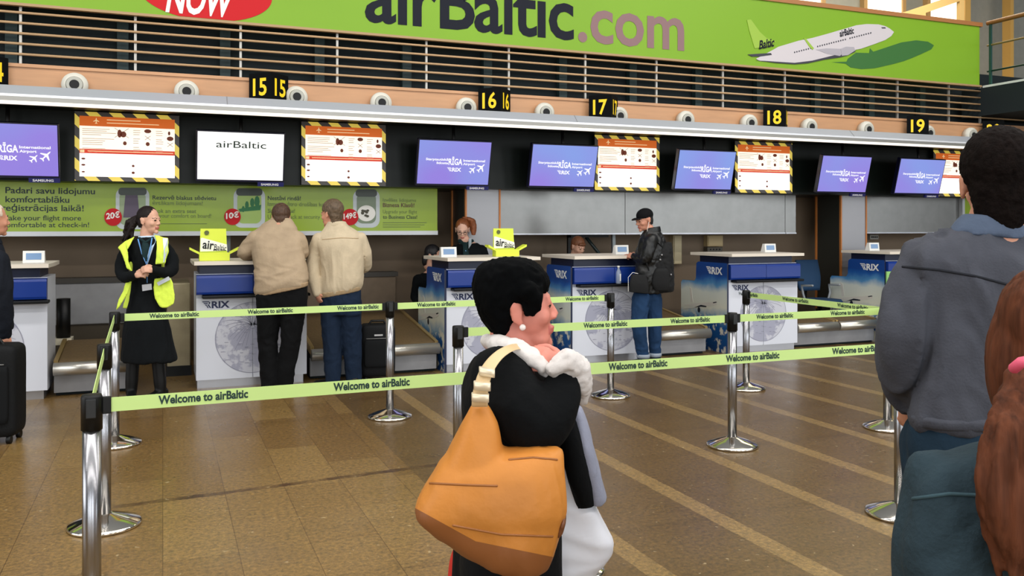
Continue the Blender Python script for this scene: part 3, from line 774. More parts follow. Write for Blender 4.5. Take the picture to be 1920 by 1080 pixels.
def lit_poster(x0, x1, label, w=None):
    Yp = 9.28
    xa = xat(x0, Yp); xb = xa+w if w else xat(x1, Yp)
    z0, z1 = 1.945, 2.615
    W, H = xb-xa, z1-z0
    t = thing('lit_poster', label, 'lightbox poster', (xa, Yp, z0), 'striped safety posters')
    build('box', MB().box(xa, Yp, z0, xb, 9.35, z1), M_black, t)
    e = 0.042
    for nm, q in (('border', (xa, z0, xb, z0+e)), ('border', (xa, z1-e, xb, z1)), ('border', (xa, z0+e, xa+e, z1-e)), ('border', (xb-e, z0+e, xb, z1-e))):
        build(nm, MB().box(q[0], Yp-0.006, q[1], q[2], Yp, q[3]), M_hazard, t)
    s = build('sheet', MB().box(xa+e, Yp-0.004, z0+e, xb-e, Yp, z0+0.45*H), M_litw, t)
    s2 = build('sheet', MB().box(xa+e, Yp-0.004, z0+0.45*H, xb-e, Yp, z1-e), M_lit, t)
    q = Yp-0.007
    build('header', MB().box(xa+e, q, z1-e-0.095, xb-e, Yp-0.004, z1-e), M_litor, s2)
    build('red_strip', MB().box(xa+e, q, z0+0.40*H, xb-e, Yp-0.004, z0+0.462*H), M_litred, s)
    mb = MB()
    mb.box(xa+W*0.30, q-0.002, z1-0.075, xa+W*0.62, q, z1-0.068); mb.box(xa+W*0.30, q-0.002, z1-0.105, xa+W*0.80, q, z1-0.098)
    mb.box(xa+W*0.12, q-0.002, z0+0.427*H, xb-W*0.06, q, z0+0.437*H); mb.box(xa+W*0.05, q-0.002, z0+0.41*H, xa+W*0.09, q, z0+0.45*H)
    plane_icon(mb, wallM(xa+W*0.20, q-0.001, z1-0.085), 0.03)
    build('sheet_lettering', mb, mat('lit_cream', (250, 226, 180), 0.5, emit=(255, 226, 170), strength=0.6), s2)
    mb = MB()
    for k in range(13):
        z = z1-e-0.125-k*0.019
        if k % 5 == 4: continue
        mb.box(xa+W*0.07, q, z, xa+W*(0.20+0.15*random.random()+0.04), Yp-0.004, z+0.006)
    for cx in (0.55, 0.77):
        for k in range(12):
            if k % 4 == 3: continue
            z = z1-e-0.125-k*0.021
            mb.box(xa+W*cx, q, z, xa+W*(cx+0.05+0.03*random.random()), Yp-0.004, z+0.006)
    for cx in (0.14, 0.62):
        for k in range(8):
            z = z0+0.37*H-k*0.024
            mb.box(xa+W*cx, q, z, xa+W*(cx+0.14+0.14*random.random()), Yp-0.004, z+0.004, mi=1)
    build('small_print', mb, [M_print, mat('faint_print', (230, 225, 220), 0.5, emit=(236, 232, 226), strength=0.85)], s2)
    mb = MB()
    def blob(cx, cz, rx, rz):
        mb.prism([Vector((xa+W*cx+W*rx*math.cos(k*0.63), q, z0+H*cz+H*rz*math.sin(k*0.63))) for k in range(10)], (0, 0.003, 0))
    for cx, cz, rx, rz in ((0.42, 0.70, 0.022, 0.06), (0.455, 0.69, 0.03, 0.045), (0.47, 0.56, 0.018, 0.03), (0.69, 0.75, 0.035, 0.03), (0.90, 0.73, 0.012, 0.03), (0.91, 0.65, 0.034, 0.034), (0.69, 0.56, 0.02, 0.03),
                            (0.08, 0.32, 0.02, 0.014), (0.08, 0.23, 0.02, 0.014), (0.08, 0.13, 0.016, 0.012), (0.55, 0.23, 0.014, 0.018), (0.55, 0.13, 0.016, 0.02)):
        blob(cx, cz, rx, rz)
    for cx, cz in ((0.69, 0.65), (0.91, 0.56), (0.44, 0.71)):
        for sg in (-1, 1):
            r = 0.03 if cx > 0.5 else 0.07
            mb.prism([Vector((xa+W*(cx-r), q-0.001, z0+H*(cz-sg*r))), Vector((xa+W*(cx-r+0.006), q-0.001, z0+H*(cz-sg*r))), Vector((xa+W*(cx+r), q-0.001, z0+H*(cz+sg*r))), Vector((xa+W*(cx+r-0.006), q-0.001, z0+H*(cz+sg*r)))], (0, 0.002, 0))
    build('pictures', mb, M_pict, s2)
lit_poster(140, 336, 'striped-edge lit safety poster beside the cut-off violet screen')
lit_poster(565, 723, 'striped-edge lit safety poster above the two men in beige jackets')
lit_poster(1115, 1236, 'striped-edge lit safety poster past the screen of desk 17')
lit_poster(1378, 1485, 'striped-edge lit safety poster right after number 18, overlapped by a violet screen')
lit_poster(1750, 1840, 'striped-edge lit safety poster half hidden by the head of the man in grey')

# ================================================================ check-in desks
YF = 8.45
def desk(x0, x1, label, side=True, split=0.5):
    w = x1-x0; xm = x0+w*split
    t = thing('check_in_desk', label, 'check-in desk', (x0, YF, 0), 'check-in desks')
    build('carcass', MB().box(x0, YF+0.02, 0.075, x1, YF+0.62, 1.06), M_white, t)
    build('kick_plate', MB().box(x0+0.01, YF+0.025, 0, x1-0.03, YF+0.58, 0.075), M_kick, t)
    build('upper_band', MB().box(x0+0.03, YF+0.03, 1.055, x1-0.06, YF+0.62, 1.145), M_navy, t)
    P = []
    for k in range(9):
        a = math.pi*k/8
        P.append((YF-0.01-0.045*min(1.0, math.sin(a)*2.2), 0.868+0.093*(1-math.cos(a))))
    for xa, xb in ((x0, xm-0.003), (xm+0.003, x1)):
        build('blue_panel', MB().prism([(xa, y, z) for y, z in P]+[(xa, YF+0.02, 1.054), (xa, YF+0.02, 0.868)], (xb-xa, 0, 0)), M_blue, t)
    build('bag_ledge', MB().box(x0+0.05, YF-0.10, 0.838, x1+0.02, YF+0.02, 0.866, bev=0.008), M_black, t)
    doors = []
    for xa, xb in ((x0, xm-0.004), (xm+0.004, x1)):
        doors.append(build('door', MB().box(xa, YF, 0.078, xb, YF+0.02, 0.838), M_white, t))
    cx, cz, R = xm, 0.455, 0.335
    for i, d in enumerate(doors):
        sg = -1 if i == 0 else 1
        lim = (xm-x0-0.02) if i == 0 else (x1-xm-0.02)
        P = [Vector((cx+sg*0.004, YF-0.0015, cz+R*math.cos(math.pi*k/30)*1.0)) if k in (0, 30) else Vector((cx+sg*min(lim, 0.004+R*math.sin(math.pi*k/30)), YF-0.0015, cz+R*math.cos(math.pi*k/30))) for k in range(31)]
        build('globe_picture', MB().prism(P, (0, 0.0015, 0)), M_globe, d)
        mb = MB()
        rnd = random.Random(11+i)
        for k in range(17):
            a = math.radians(-75+150*k/16); L = R*(0.35+0.55*rnd.random())
            hub = Vector((cx+sg*0.006, YF-0.003, cz+0.12)); pts = []
            for q in range(7):
                s = q/6
                pts.append(hub+Vector((sg*L*s*math.cos(a), 0, L*s*math.sin(a)+0.10*s*(1-s))))
            pts = [p for p in pts if abs(p.x-cx) < lim and (p.x-cx)**2+(p.z-cz)**2 < R*R]
            for p, q in zip(pts, pts[1:]):
                d_ = (q-p).normalized(); nn = Vector((d_.z, 0, -d_.x))*0.0022
                mb.flat([p-nn, q-nn, q+nn, p+nn])
        for k in range(26):
            a = rnd.uniform(-1.5, 1.5); L = R*math.sqrt(rnd.random())*0.93
            p = Vector((cx+sg*abs(L*math.cos(a)), YF-0.0035, cz-0.04+L*math.sin(a)*0.85))
            if abs(p.x-cx) < lim-0.05: mb.flat([p, p+Vector((0.025+0.03*rnd.random(), 0, 0)), p+Vector((0.03, 0, 0.006)), p+Vector((0, 0, 0.006))])
        for k in range(40):
            a0, a1 = math.pi*k/40, math.pi*(k+1)/40
            p = [Vector((cx+sg*r*math.sin(a), YF-0.003, cz+r*math.cos(a))) for r, a in ((R, a0), (R, a1), (R-0.005, a1), (R-0.005, a0))]
            if all(abs(v.x-cx) < lim for v in p): mb.flat(p)
        build('route_lines', mb, M_inkg, d)
    mb = MB(); rix(mb, wallM(x0+0.05, YF-0.003, 0.745), 0.245); build('emblem', mb, M_ink, doors[0], fix=False)
    b = MB()
    b.prism([(x0-0.02, YF-0.10, 1.146), (x1+0.02, YF-0.10, 1.146), (x1+0.03, YF+0.3, 1.146), (x1+0.02, YF+0.74, 1.146), (x0-0.03, YF+0.74, 1.146), (x0-0.03, YF+0.1, 1.146)], (0, 0, 0.034))
    build('worktop', b, M_top, t)
    if side:
        xs = x0-0.03
        out = [(YF-0.02, 0.0), (YF-0.02, 1.055), (YF-0.01, 1.068), (YF+0.57, 1.068), (YF+0.61, 1.045), (YF+0.62, 0.86), (YF+0.65, 0.825), (YF+0.92, 0.822), (YF+0.95, 0.79), (YF+0.95, 0.0)]
        sp = build('side_board', MB().prism([(xs, y, z) for y, z in out], (0.022, 0, 0), 0, 1), [M_sky, M_navy], t)
        Ms = frame((xs-0.002, YF+0.40, 0.93), (0, -1, 0), (0, 0, 1))
        mb = MB(); rix(mb, Ms, 0.33); build('board_emblem', mb, M_wlogo, sp, fix=False)
        mb = MB()
        def sflat(pts, mi=0, off=0.0): mb.prism([(xs-0.002-off, YF+0.95-u, v) for u, v in pts], (0.002, 0, 0), mi)
        sflat([(0.05, 0.50), (0.30, 0.545), (0.62, 0.58), (0.74, 0.60), (0.78, 0.57), (0.70, 0.545), (0.50, 0.52), (0.30, 0.505)], 0)
        sflat([(0.22, 0.55), (0.27, 0.555), (0.24, 0.72), (0.19, 0.74)], 0)
        sflat([(0.30, 0.49), (0.44, 0.535), (0.56, 0.53), (0.55, 0.515), (0.44, 0.512)], 1, 0.001)
        sflat([(0.69, 0.585), (0.76, 0.60), (0.77, 0.59), (0.70, 0.575)], 1, 0.001)
        sflat([(0.40+0.028*math.cos(k*0.7), 0.47+0.035*math.sin(k*0.7)) for k in range(9)], 1, 0.002)
        sflat([(0.36, 0.505), (0.02, 0.455), (0.02, 0.447), (0.36, 0.495)], 0, 0.001)
        build('plane_picture', mb, [mat('print_white', (214, 212, 202), 0.4), mat('print_dark', (24, 34, 48), 0.5)], sp)
    return t
desk(-1.95, -0.93, 'white and blue desk cut off beside the old man with the suitcase', False)
desk(0.286, 1.29, 'white and blue desk where two men in beige jackets stand', False)
desk(2.706, 3.70, 'white and blue desk of the red-haired clerk, with sky picture side board')
desk(4.144, 5.13, 'white and blue desk under sign 17 where the man in the cap stands')
desk(6.19, 7.21, 'unattended white and blue desk beneath sign 18 with a sky picture side board')
desk(8.62, 9.64, 'white and blue desk partly hidden behind the man in grey')

# what stands on the desks
def pay_terminal(x, y0, Y, label, w=0.17):
    p = atY(x, y0, Y); z = 1.181
    t = thing('desk_display', label, 'desk display', (p.x, Y, z), 'small displays on the desks')
    b = MB(); b.prism([(p.x-w/2, Y, z), (p.x-w/2, Y+0.09, z), (p.x-w/2, Y+0.05, z+0.105), (p.x-w/2, Y+0.012, z+0.105)], (w, 0, 0))
    cs_ = build('case', b, mat('display_white', (228, 228, 224), 0.4), t)
    b = MB(); n = 0.003
    b.prism([(p.x-w/2+0.025, Y-n+0.003, z+0.028), (p.x+w/2-0.025, Y-n+0.003, z+0.028), (p.x+w/2-0.025, Y-n+0.0095, z+0.085), (p.x-w/2+0.025, Y-n+0.0095, z+0.085)], (0, 0.003, 0))
    build('glass', b, mat('display_glass', (110, 140, 176), 0.25, emit=(120, 150, 190), strength=0.12), t)
pay_terminal(63, 480, 8.62, 'small white display alone on the cut-off desk')
pay_terminal(842, 470, 8.6, 'small white display in front of the red-haired clerk')
pay_terminal(1167, 470, 8.75, 'small white display by the hand of the man in the cap')
pay_terminal(1445, 468, 8.75, 'small white display on the unattended desk')
pay_terminal(1640, 467, 8.8, 'small white display on the desk behind the man in grey')
def leaflet_box(xa, Y, label):
    z = 1.181
    t = thing('leaflet_box', label, 'leaflet box', (xa+0.15, Y, z), 'lime leaflet boxes')
    build('tray', MB().box(xa, Y, z, xa+0.27, Y+0.11, z+0.075, bev=0.003), M_box, t)
    bk = build('back_board', MB().prism([(xa+0.005, Y+0.095, z), (xa+0.255, Y+0.095, z), (xa+0.245, Y+0.115, z+0.30), (xa+0.015, Y+0.115, z+0.30)], (0, 0.012, 0)), M_box, t)
    M = frame((xa, Y+0.09, z), (1, 0, 0), (0, 0.067, 1))
    mb = MB(); mb.prism([M @ Vector(p) for p in ((0.012, 0.085, 0.004), (0.255, 0.09, 0.004), (0.25, 0.15, 0.004), (0.03, 0.215, 0.004), (0.015, 0.21, 0.004))], (0, 0.002, 0))
    st = build('white_patch', mb, M_wtxt, bk)
    mb = MB(); M2 = M @ Matrix.Translation((0.03, 0.115, 0.007)) @ Matrix.Rotation(-0.12, 4, 'Z')
    write(mb, 'air', M2, w=0.10, h=0.085, bold=0.02); write(mb, 'Baltic', M2 @ Matrix.Translation((0.105, 0.0, 0)), w=0.11, h=0.055, bold=0.0)
    write(mb, 'MILES', M @ Matrix.Translation((0.13, 0.09, 0.007)), w=0.10, h=0.018, bold=0.01)
    build('patch_lettering', mb, M_black, st, fix=False)
    mb = MB(); mb.prism([M @ Vector((0.07+0.022*math.cos(k*0.5), 0.262+0.022*math.sin(k*0.5), 0.004)) for k in range(12)], (0, 0.002, 0)); build('round_stamp', mb, mat('stamp_olive', (84, 92, 36), 0.5), bk)
    for s in (-1, 1):
        x = xa if s < 0 else xa+0.27
        build('flap', MB().prism([(x, Y+0.005, z+0.06), (x, Y+0.10, z+0.06), (x+s*0.085, Y+0.11, z+0.105), (x+s*0.085, Y-0.005, z+0.105)], (0, 0, 0.022)), M_box, t)
leaflet_box(0.315, 8.5, 'lime leaflet box on the desk beside the leaning man')
leaflet_box(xat(930, 8.55), 8.55, 'lime leaflet box on the desk in front of the pillar by the red-haired clerk')
bt = atY(1161, 527, 8.37); zb = 0.868
t = thing('water_bottle', 'clear plastic water bottle standing on the desk ledge by the man in the cap', 'bottle', (bt.x, 8.385, zb))
glass = mat('clear_plastic', (200, 214, 232), 0.12, spec=0.6, alpha=0.45)
build('body', MB().lathe([(0.026, 0), (0.030, 0.01), (0.030, 0.11), (0.027, 0.13), (0.012, 0.165), (0.012, 0.178)], (bt.x, 8.385, zb), 20), glass, t)
build('cap', MB().lathe([(0.014, 0.178), (0.014, 0.198)], (bt.x, 8.385, zb), 16), M_wtxt, t)
build('label_strip', MB().box(bt.x-0.002, 8.353, zb+0.03, bt.x+0.014, 8.356, zb+0.11), M_wtxt, t)

# ================================================================ weighing belts between the desks
def belt(x0, x1, label, z0=0.305, rise=0.20, y1=9.96, joints=()):
    t = thing('baggage_belt', label, 'baggage belt', (x0, 8.5, 0), 'baggage belts')
    build('front_box', MB().box(x0+0.01, 8.56, 0.03, x1-0.02, 8.62, 0.205), M_plate, t)
    build('base', MB().box(x0+0.02, 8.62, 0.0, x1-0.02, y1, 0.2), M_void, t)
    xs = [x0]+list(joints)+[x1]
    for a, c in zip(xs, xs[1:]):
        build('roller', MB().tube([(a+0.012, 8.50, z0-0.058), (c-0.012, 8.50, z0-0.058)], 0.058, 28, cap='flat'), M_brass, t)
        build('belt', MB().prism([(a+0.05, 8.51, z0), (a+0.05, y1, z0+rise), (a+0.05, y1, z0+rise-0.05), (a+0.05, 8.53, z0-0.05)], (c-a-0.10, 0, 0)), M_belt, t)
        for xa in (a+0.01, c-0.045):
            build('side_rail', MB().prism([(xa, 8.53, z0+0.015), (xa, y1, z0+rise+0.015), (xa, y1, z0+rise-0.08), (xa, 8.55, z0-0.06)], (0.035, 0, 0)), mat('rail_brass', (196, 168, 112), 0.35, 0.6), t)
    return t
belt(-0.90, -0.27, 'sloping baggage belt beside the woman in the hi-vis vest', y1=9.3, rise=0.1)
belt(1.33, 2.65, 'sloping baggage belt behind the black trolley case')
belt(5.14, 5.97, 'short baggage belt next to the man in the black cap')
belt(7.22, 8.56, 'double baggage belt beneath the lime tape corner by the blue chair', y1=8.9, rise=0.05, joints=(7.88,))
# steel hoods of the collecting conveyor along the wall
for xa, xb, m, lab in ((-1.6, 0.02, M_plate, 'grey steel hood low on the wall behind the woman in the hi-vis vest'),
                       (1.9, 2.62, mat('brown_plate', (112, 96, 78), 0.5, 0.3, vary=0.1), 'brownish steel plate low on the wall above the belt beside the seated clerk'),
                       (5.4, 6.25, mat('cream_plate', (176, 160, 120), 0.5, 0.2, vary=0.1), 'cream steel hood behind the man in the black cap')):
    t = thing('conveyor_hood', lab, 'conveyor hood', (xa, 10.3, 0))
    build('plate', MB().box(xa, 10.18, 0.46, xb, 10.38, 0.90, bev=0.01), m, t)
    build('top_strip', MB().box(xa-0.02, 10.16, 0.90, xb+0.02, 10.38, 0.955), mat('hood_dark', (58, 54, 48), 0.5), t)
    build('foot', MB().box(xa+0.02, 10.22, 0.0, xb-0.02, 10.38, 0.46), mat('foot_dark', (70, 60, 44), 0.6), t)
t = thing('steel_cheek', 'tall beige steel side cheek standing against the desk of the leaning man', 'steel cheek', (0.1, 9.3, 0))
build('plate', MB().box(0.04, 9.28, 0.0, 0.26, 10.1, 0.93, bev=0.01), mat('beige_plate', (170, 158, 128), 0.45, 0.3, vary=0.1), t)
build('foot_strip', MB().box(0.03, 9.26, 0.0, 0.27, 10.0, 0.10), M_black, t)
t = thing('roller_post', 'thick black upright roller beside the belt of the cut-off desk', 'roller post', (xat(119, 9.4), 9.4, 0))
cxp = xat(119, 9.4)
build('roller', MB().tube([(cxp, 9.4, 0.42), (cxp, 9.4, 0.80)], 0.062, 24, cap='flat'), M_black, t)
build('spindle', MB().bar((cxp, 9.4, 0.0), (cxp, 9.4, 0.45), 0.02), M_plate, t)
build('bracket', MB().box(cxp-0.13, 9.30, 0.36, cxp+0.08, 9.5, 0.42), mat('bracket_cream', (222, 214, 190), 0.4), t)
# boxes and sockets on the wall
for (xa, ya_, xb, yb_, c, lab, nm) in ((1322, 441, 1351, 462, (198, 174, 126), 'cream junction box under the stainless sheet by the desk with sign 18', 'junction_box'),
                                (1258, 441, 1274, 495, (206, 190, 150), 'tall cream cupboard box behind the backpack', 'cupboard_box'),
                                (1626, 440, 1642, 449, (170, 168, 160), 'small grey socket strip beside the second pillar', 'socket_strip'),
                                (1322, 463, 1350, 472, (92, 84, 70), 'dark socket pair under the cream junction box', 'socket_strip')):
    a, c2 = atY(xa, yb_, 10.36), atY(xb, ya_, 10.36)
    t = thing(nm, lab, nm.replace('_', ' '), (a.x, 10.36, a.z))
    build('body', MB().box(a.x, 10.3, a.z, c2.x, 10.4, c2.z, bev=0.006), mat(nm+str(xa), c, 0.5), t)
    if nm == 'socket_strip':
        for k in range(4):
            xx = a.x+(c2.x-a.x)*(0.2+0.2*k)
            build('socket', MB().lathe([(0.012, 0.0), (0.012, 0.006)], (xx, 10.3, (a.z+c2.z)/2), 12, axis='Y'), M_black, t)
    else:
        build('lid', MB().box(a.x+0.015, 10.29, a.z+0.015, c2.x-0.015, 10.301, c2.z-0.015), mat(nm+'lid', tuple(min(255, q+10) for q in c), 0.5), t)
# upright mounts behind the clerks
for x, lab in ((1150, 'thin grey upright pole behind the desk of the man in the cap'), (428, 'thin grey upright pole behind the lime leaflet box of the leaning man')):
    p = xat(x, 10.1)
    t = thing('upright_pole', lab, 'pole', (p, 10.1, 0))
    build('pole', MB().box(p-0.022, 10.08, 0, p+0.022, 10.12, 1.42), mat('pole_grey', (150, 158, 160), 0.4, 0.3), t)
    build('foot_plate', MB().box(p-0.08, 10.02, 0, p+0.08, 10.18, 0.012), M_plate, t)
t = thing('monitor_arm', 'dark metal frame with slanted brace behind the clerk with the fringe', 'monitor frame', (xat(1100, 10.0), 10.0, 0))
xq, xr = xat(1064, 10.0), xat(1140, 10.0)
build('upright', MB().box(xq, 9.98, 0, xq+0.04, 10.02, 1.42), M_black, t)
build('crossbar', MB().box(xq, 9.98, 1.36, xr, 10.02, 1.41), M_black, t)
build('brace', MB().bar((xr-0.32, 10.0, 1.36), (xr-0.02, 10.0, 1.02), 0.022), mat('brace_teal', (30, 44, 44), 0.4), t)

# blue office chair
px0 = atY(1552, 525, 9.28)
t = thing('office_chair', 'dark blue office chair behind the sky picture board past the orange edged strip', 'chair', (px0.x, 9.27, 0))
cx = 8.28
fab = mat('chair_blue', (22, 58, 92), 0.8, bump=0.2)
b = MB().rings([(Vector((cx, 9.46, 0.62)), Vector((0.17, 0, 0)), Vector((0, 0.035, 0))), (Vector((cx, 9.49, 0.80)), Vector((0.21, 0, 0)), Vector((0, 0.04, 0))), (Vector((cx, 9.52, 1.04)), Vector((0.185, 0, 0)), Vector((0, 0.03, 0)))], 20, p=4)
build('backrest', b, fab, t)
b = MB().rings([(Vector((cx, 9.24, 0.44)), Vector((0.22, 0, 0)), Vector((0, 0.22, 0))), (Vector((cx, 9.24, 0.48)), Vector((0.24, 0, 0)), Vector((0, 0.24, 0))), (Vector((cx, 9.24, 0.52)), Vector((0.22, 0, 0)), Vector((0, 0.22, 0)))], 24, p=4)
build('seat', b, fab, t)
build('column', MB().bar((cx, 9.25, 0.08), (cx, 9.25, 0.45), 0.025), M_black, t)
build('back_bracket', MB().tube([(cx, 9.32, 0.46), (cx, 9.54, 0.50), (cx, 9.53, 0.70)], 0.02, 8), M_black, t)
for s in (-1, 1):
    build('armrest', MB().tube([(cx+s*0.20, 9.32, 0.50), (cx+s*0.235, 9.32, 0.60), (cx+s*0.235, 9.34, 0.70), (cx+s*0.23, 9.14, 0.71)], 0.016, 8), mat('arm_grey', (150, 156, 160), 0.4), t)
for k in range(5):
    a = 2*math.pi*k/5
    e = Vector((cx+0.27*math.cos(a), 9.25+0.27*math.sin(a), 0.05))
    lg = build('base_leg', MB().bar((cx, 9.25, 0.09), e, 0.02, r2=0.014), M_black, t)
    build('caster', MB().tube([(e.x-0.012, e.y, 0.027), (e.x+0.012, e.y, 0.027)], 0.026, 12, cap='flat'), M_black, lg)
# pale green board beside the last desk
pa = atY(1662, 612, 8.28)
t = thing('poster_stand', 'pale green poster stand in front of the desk partly behind the man in grey', 'poster stand', (pa.x+0.3, 8.28, 0))
zt = atY(1665, 509, 8.28).z
bd = build('board', MB().box(pa.x, 8.27, 0.30, pa.x+0.62, 8.29, zt), mat('pale_green_card', (150, 208, 122), 0.5), t)
mb = MB()
for s, yy in (('R', 553), ('U', 578), ('C', 597)):
    q = atY(1665, yy, 8.268); write(mb, s, wallM(q.x, 8.268, q.z), h=0.06)
build('board_lettering', mb, M_midtxt, bd, fix=False)
for xx in (pa.x+0.06, pa.x+0.54):
    build('leg', MB().box(xx-0.015, 8.265, 0, xx+0.015, 8.295, 0.30), M_black, t)
build('foot', MB().box(pa.x, 8.15, 0, pa.x+0.62, 8.41, 0.02), M_black, t)

# ================================================================ barrier posts and tapes
def post_xy(x, t): p = px(x, 700, t); return (p.x, p.y)
POSTS = {
 'S1': (172, 3.01, 'chrome barrier post standing nearest, its base cut off by the picture edge'),
 'S2': (196, 4.31, 'chrome barrier post second in the row ending at the hi-vis woman'),
 'S3': (215, 5.92, 'chrome barrier post right in front of the hi-vis woman'),
 'S4': (731, 6.77, 'chrome barrier post beside the black trolley case'),
 'S5': (859, 5.10, 'dark chrome barrier post partly behind the woman with the tan bag'),
 'S6': (1145, 7.60, 'chrome barrier post before the globe door of desk 17'),
 'S7': (1373, 5.88, 'chrome barrier post in the middle of the queue where two lime tapes meet'),
 'S8': (1399, 7.95, 'thin chrome barrier post close to the unattended desk'),
 'S9': (1664, 6.40, 'chrome barrier post behind the arm of the man in grey'),
 'S10': (1688, 4.48, 'chrome barrier post beside the leg of the man in grey, dished base in view'),
 'S12': (1060, 3.75, 'barrier post hidden by the woman with the tan bag, only its base rim shows')}
proto = None
POS = {}
for k, (x, t, lab) in POSTS.items():
    xy = post_xy(x, t); POS[k] = Vector((xy[0], xy[1], 0))
    if proto is None:
        proto = thing('barrier_post', lab, 'barrier post', (0, 0, 0), 'queue barrier posts')
        build('base', MB().lathe([(0.165, 0), (0.173, 0.004), (0.173, 0.014), (0.166, 0.02), (0.10, 0.045), (0.045, 0.062), (0.036, 0.066)], (0, 0, 0), 48), M_chromeb, proto)
        build('pole', MB().lathe([(0.0305, 0.05), (0.0305, 0.80)], (0, 0, 0), 28), M_chrome, proto)
        hd = build('head', MB().lathe([(0.035, 0.79), (0.035, 0.904), (0.032, 0.912), (0.010, 0.9135)], (0, 0, 0), 28), M_black, proto)
        build('slot_cover', MB().box(-0.016, -0.0385, 0.835, 0.016, 0.0385, 0.902, bev=0.003), mat('slot_black', (26, 28, 30), 0.3), hd)
        o = proto
    else:
        o = copy_tree(proto)
    o.location = POS[k]; o['label'] = lab

def tape(a, c, label, spans=(), z=0.872, h=0.05):
    A, B = POS[a].copy(), POS[c].copy(); A.z = B.z = z
    d = (B-A).normalized(); A = A+d*0.05; B = B-d*0.05
    nrm = Vector((d.y, -d.x, 0))
    if nrm.dot(Vector((0, 0, z))-A) < 0: nrm = -nrm
    dirr = d if (d.cross(Vector((0, 0, 1)))).dot(nrm) > 0 else -d
    t = thing('barrier_tape', label, 'barrier tape', (A+B)/2, 'lime queue tapes')
    up = Vector((0, 0, h/2))
    build('strap', MB().prism([A-up, B-up, B+up, A+up], nrm*-0.003), M_tape, t)
    for e, s in ((A, 1), (B, -1)):
        Mx = frame(e, d*s, (0, 0, 1))
        build('clip', MB().box(-0.016, -0.03, -0.008, 0.012, 0.03, 0.008, M=Mx, bev=0.003), M_black, t)
    if spans:
        mb = MB()
        for x0, x1 in spans:
            pts = []
            for x in (x0, x1):
                r = ray(x, 400); n2 = Vector((-d.y, d.x))
                tt = (A.x*n2.x+A.y*n2.y)/(r.x*n2.x+r.y*n2.y)
                pts.append(Vector((r.x*tt, r.y*tt, z)))
            Mx = frame(pts[0]+nrm*0.0015-Vector((0, 0, h*0.22)), pts[1]-pts[0], (0, 0, 1))
            write(mb, 'Welcome to airBaltic', Mx, w=(pts[1]-pts[0]).length, h=h*0.62, bold=0.03)
        build('lettering', mb, M_tapeink, t, fix=False)
tape('S1', 'S12', 'lime tape nearest the viewer, running from the first post behind the tan bag', ((297, 465), (625, 768)))
tape('S12', 'S10', 'lime tape from the woman with the tan bag towards the man in grey', ((1141, 1251), (1361, 1461), (1560, 1656)))
tape('S5', 'S7', 'lime tape crossing in front of the legs of the man in the cap', ((1094, 1176), (1257, 1331)))
tape('S7', 'S9', 'lime tape from the middle post to the arm of the man in grey', ((1418, 1487), (1557, 1621)))
tape('S3', 'S4', 'lime tape across the legs of the hi-vis woman and the two beige men', ((280, 373), (464, 549), (632, 710)))
tape('S4', 'S6', 'lime tape from the post by the trolley case passing behind the tan bag woman', ((782, 854), (1060, 1122)))
tape('S8', 'S9', 'lime tape slanting down in front of the double baggage belt', ((1385, 1421), (1467, 1516), (1570, 1628)))
tape('S1', 'S2', 'lime tape seen edge-on between the nearest post and the next one')
tape('S2', 'S3', 'lime tape seen edge-on ending at the post of the hi-vis woman')
tape('S9', 'S10', 'lime tape hidden behind the man in grey')

# ================================================================ luggage
def trolley(cx, cy, w, d, h, label, fwd, zwheel=0.05, round_=False, handle=True):
    f = Vector(fwd).normalized(); s = Vector((-f.y, f.x, 0))
    t = thing('trolley_case', label, 'suitcase', (cx, cy, 0), 'trolley cases')
    c = Vector((cx, cy, 0))
    def ring(z, k): return (c+Vector((0, 0, z)), s*(w/2*k), f*(d/2*k))
    b = MB().rings([ring(zwheel, 0.86), ring(zwheel+0.03, 0.97), ring(zwheel+0.10, 1.0), ring(h*0.5, 1.0), ring(h-0.08, 1.0), ring(h-0.02, 0.95), ring(h, 0.82)], 28, p=6)
    body = build('shell', b, mat('case_black', (9, 11, 13), 0.7, spec=0.25, bump=0.2, bscale=90), t)
    q = c-f*(d/2+0.012)
    b = MB()
    b.rings([(q+Vector((0, 0, zwheel+0.10)), s*(w*0.36), f*0.012), (q+Vector((0, 0, zwheel+0.14)), s*(w*0.40), f*0.02), (q+Vector((0, 0, h-0.18)), s*(w*0.40), f*0.02), (q+Vector((0, 0, h-0.14)), s*(w*0.36), f*0.012)], 24, p=6)
    build('front_pocket', b, mat('pocket_black', (13, 15, 17), 0.8, spec=0.2), body)
    build('zipper', MB().tube([q-f*0.012+s*(-w*0.34)+Vector((0, 0, h-0.125)), q-f*0.012+s*(w*0.34)+Vector((0, 0, h-0.125))], 0.004, 6), mat('zip_grey', (120, 120, 118), 0.4, 0.6), body)
    build('top_grip', MB().tube([c+s*-0.08+Vector((0, 0, h-0.005)), c+s*-0.06+Vector((0, 0, h+0.03)), c+s*0.06+Vector((0, 0, h+0.03)), c+s*0.08+Vector((0, 0, h-0.005))], 0.012, 8), M_black, t)
    build('badge', MB().prism([q-f*0.018+s*x_+Vector((0, 0, h-z_)) for x_, z_ in ((-0.04, 0.10), (0.04, 0.10), (0.04, 0.085), (-0.04, 0.085))], f*0.008), mat('badge_silver', (200, 200, 200), 0.3, 0.8), t)
    for a, e in ((-1, -1), (1, -1), (-1, 1), (1, 1)):
        wq = c+s*(a*(w/2-0.05))+f*(e*(d/2-0.04))+Vector((0, 0, 0.028))
        build('wheel', MB().tube([wq-s*0.014, wq+s*0.014], 0.028, 16, cap='flat'), M_black, t)
pc = atZ(712, 716, 0)
trolley(pc.x, pc.y+0.10, 0.335, 0.24, 0.55, 'black soft trolley case standing beside the man in the cream jacket', (SN*0.4, 1, 0))
pc = atZ(-18, 836, 0)
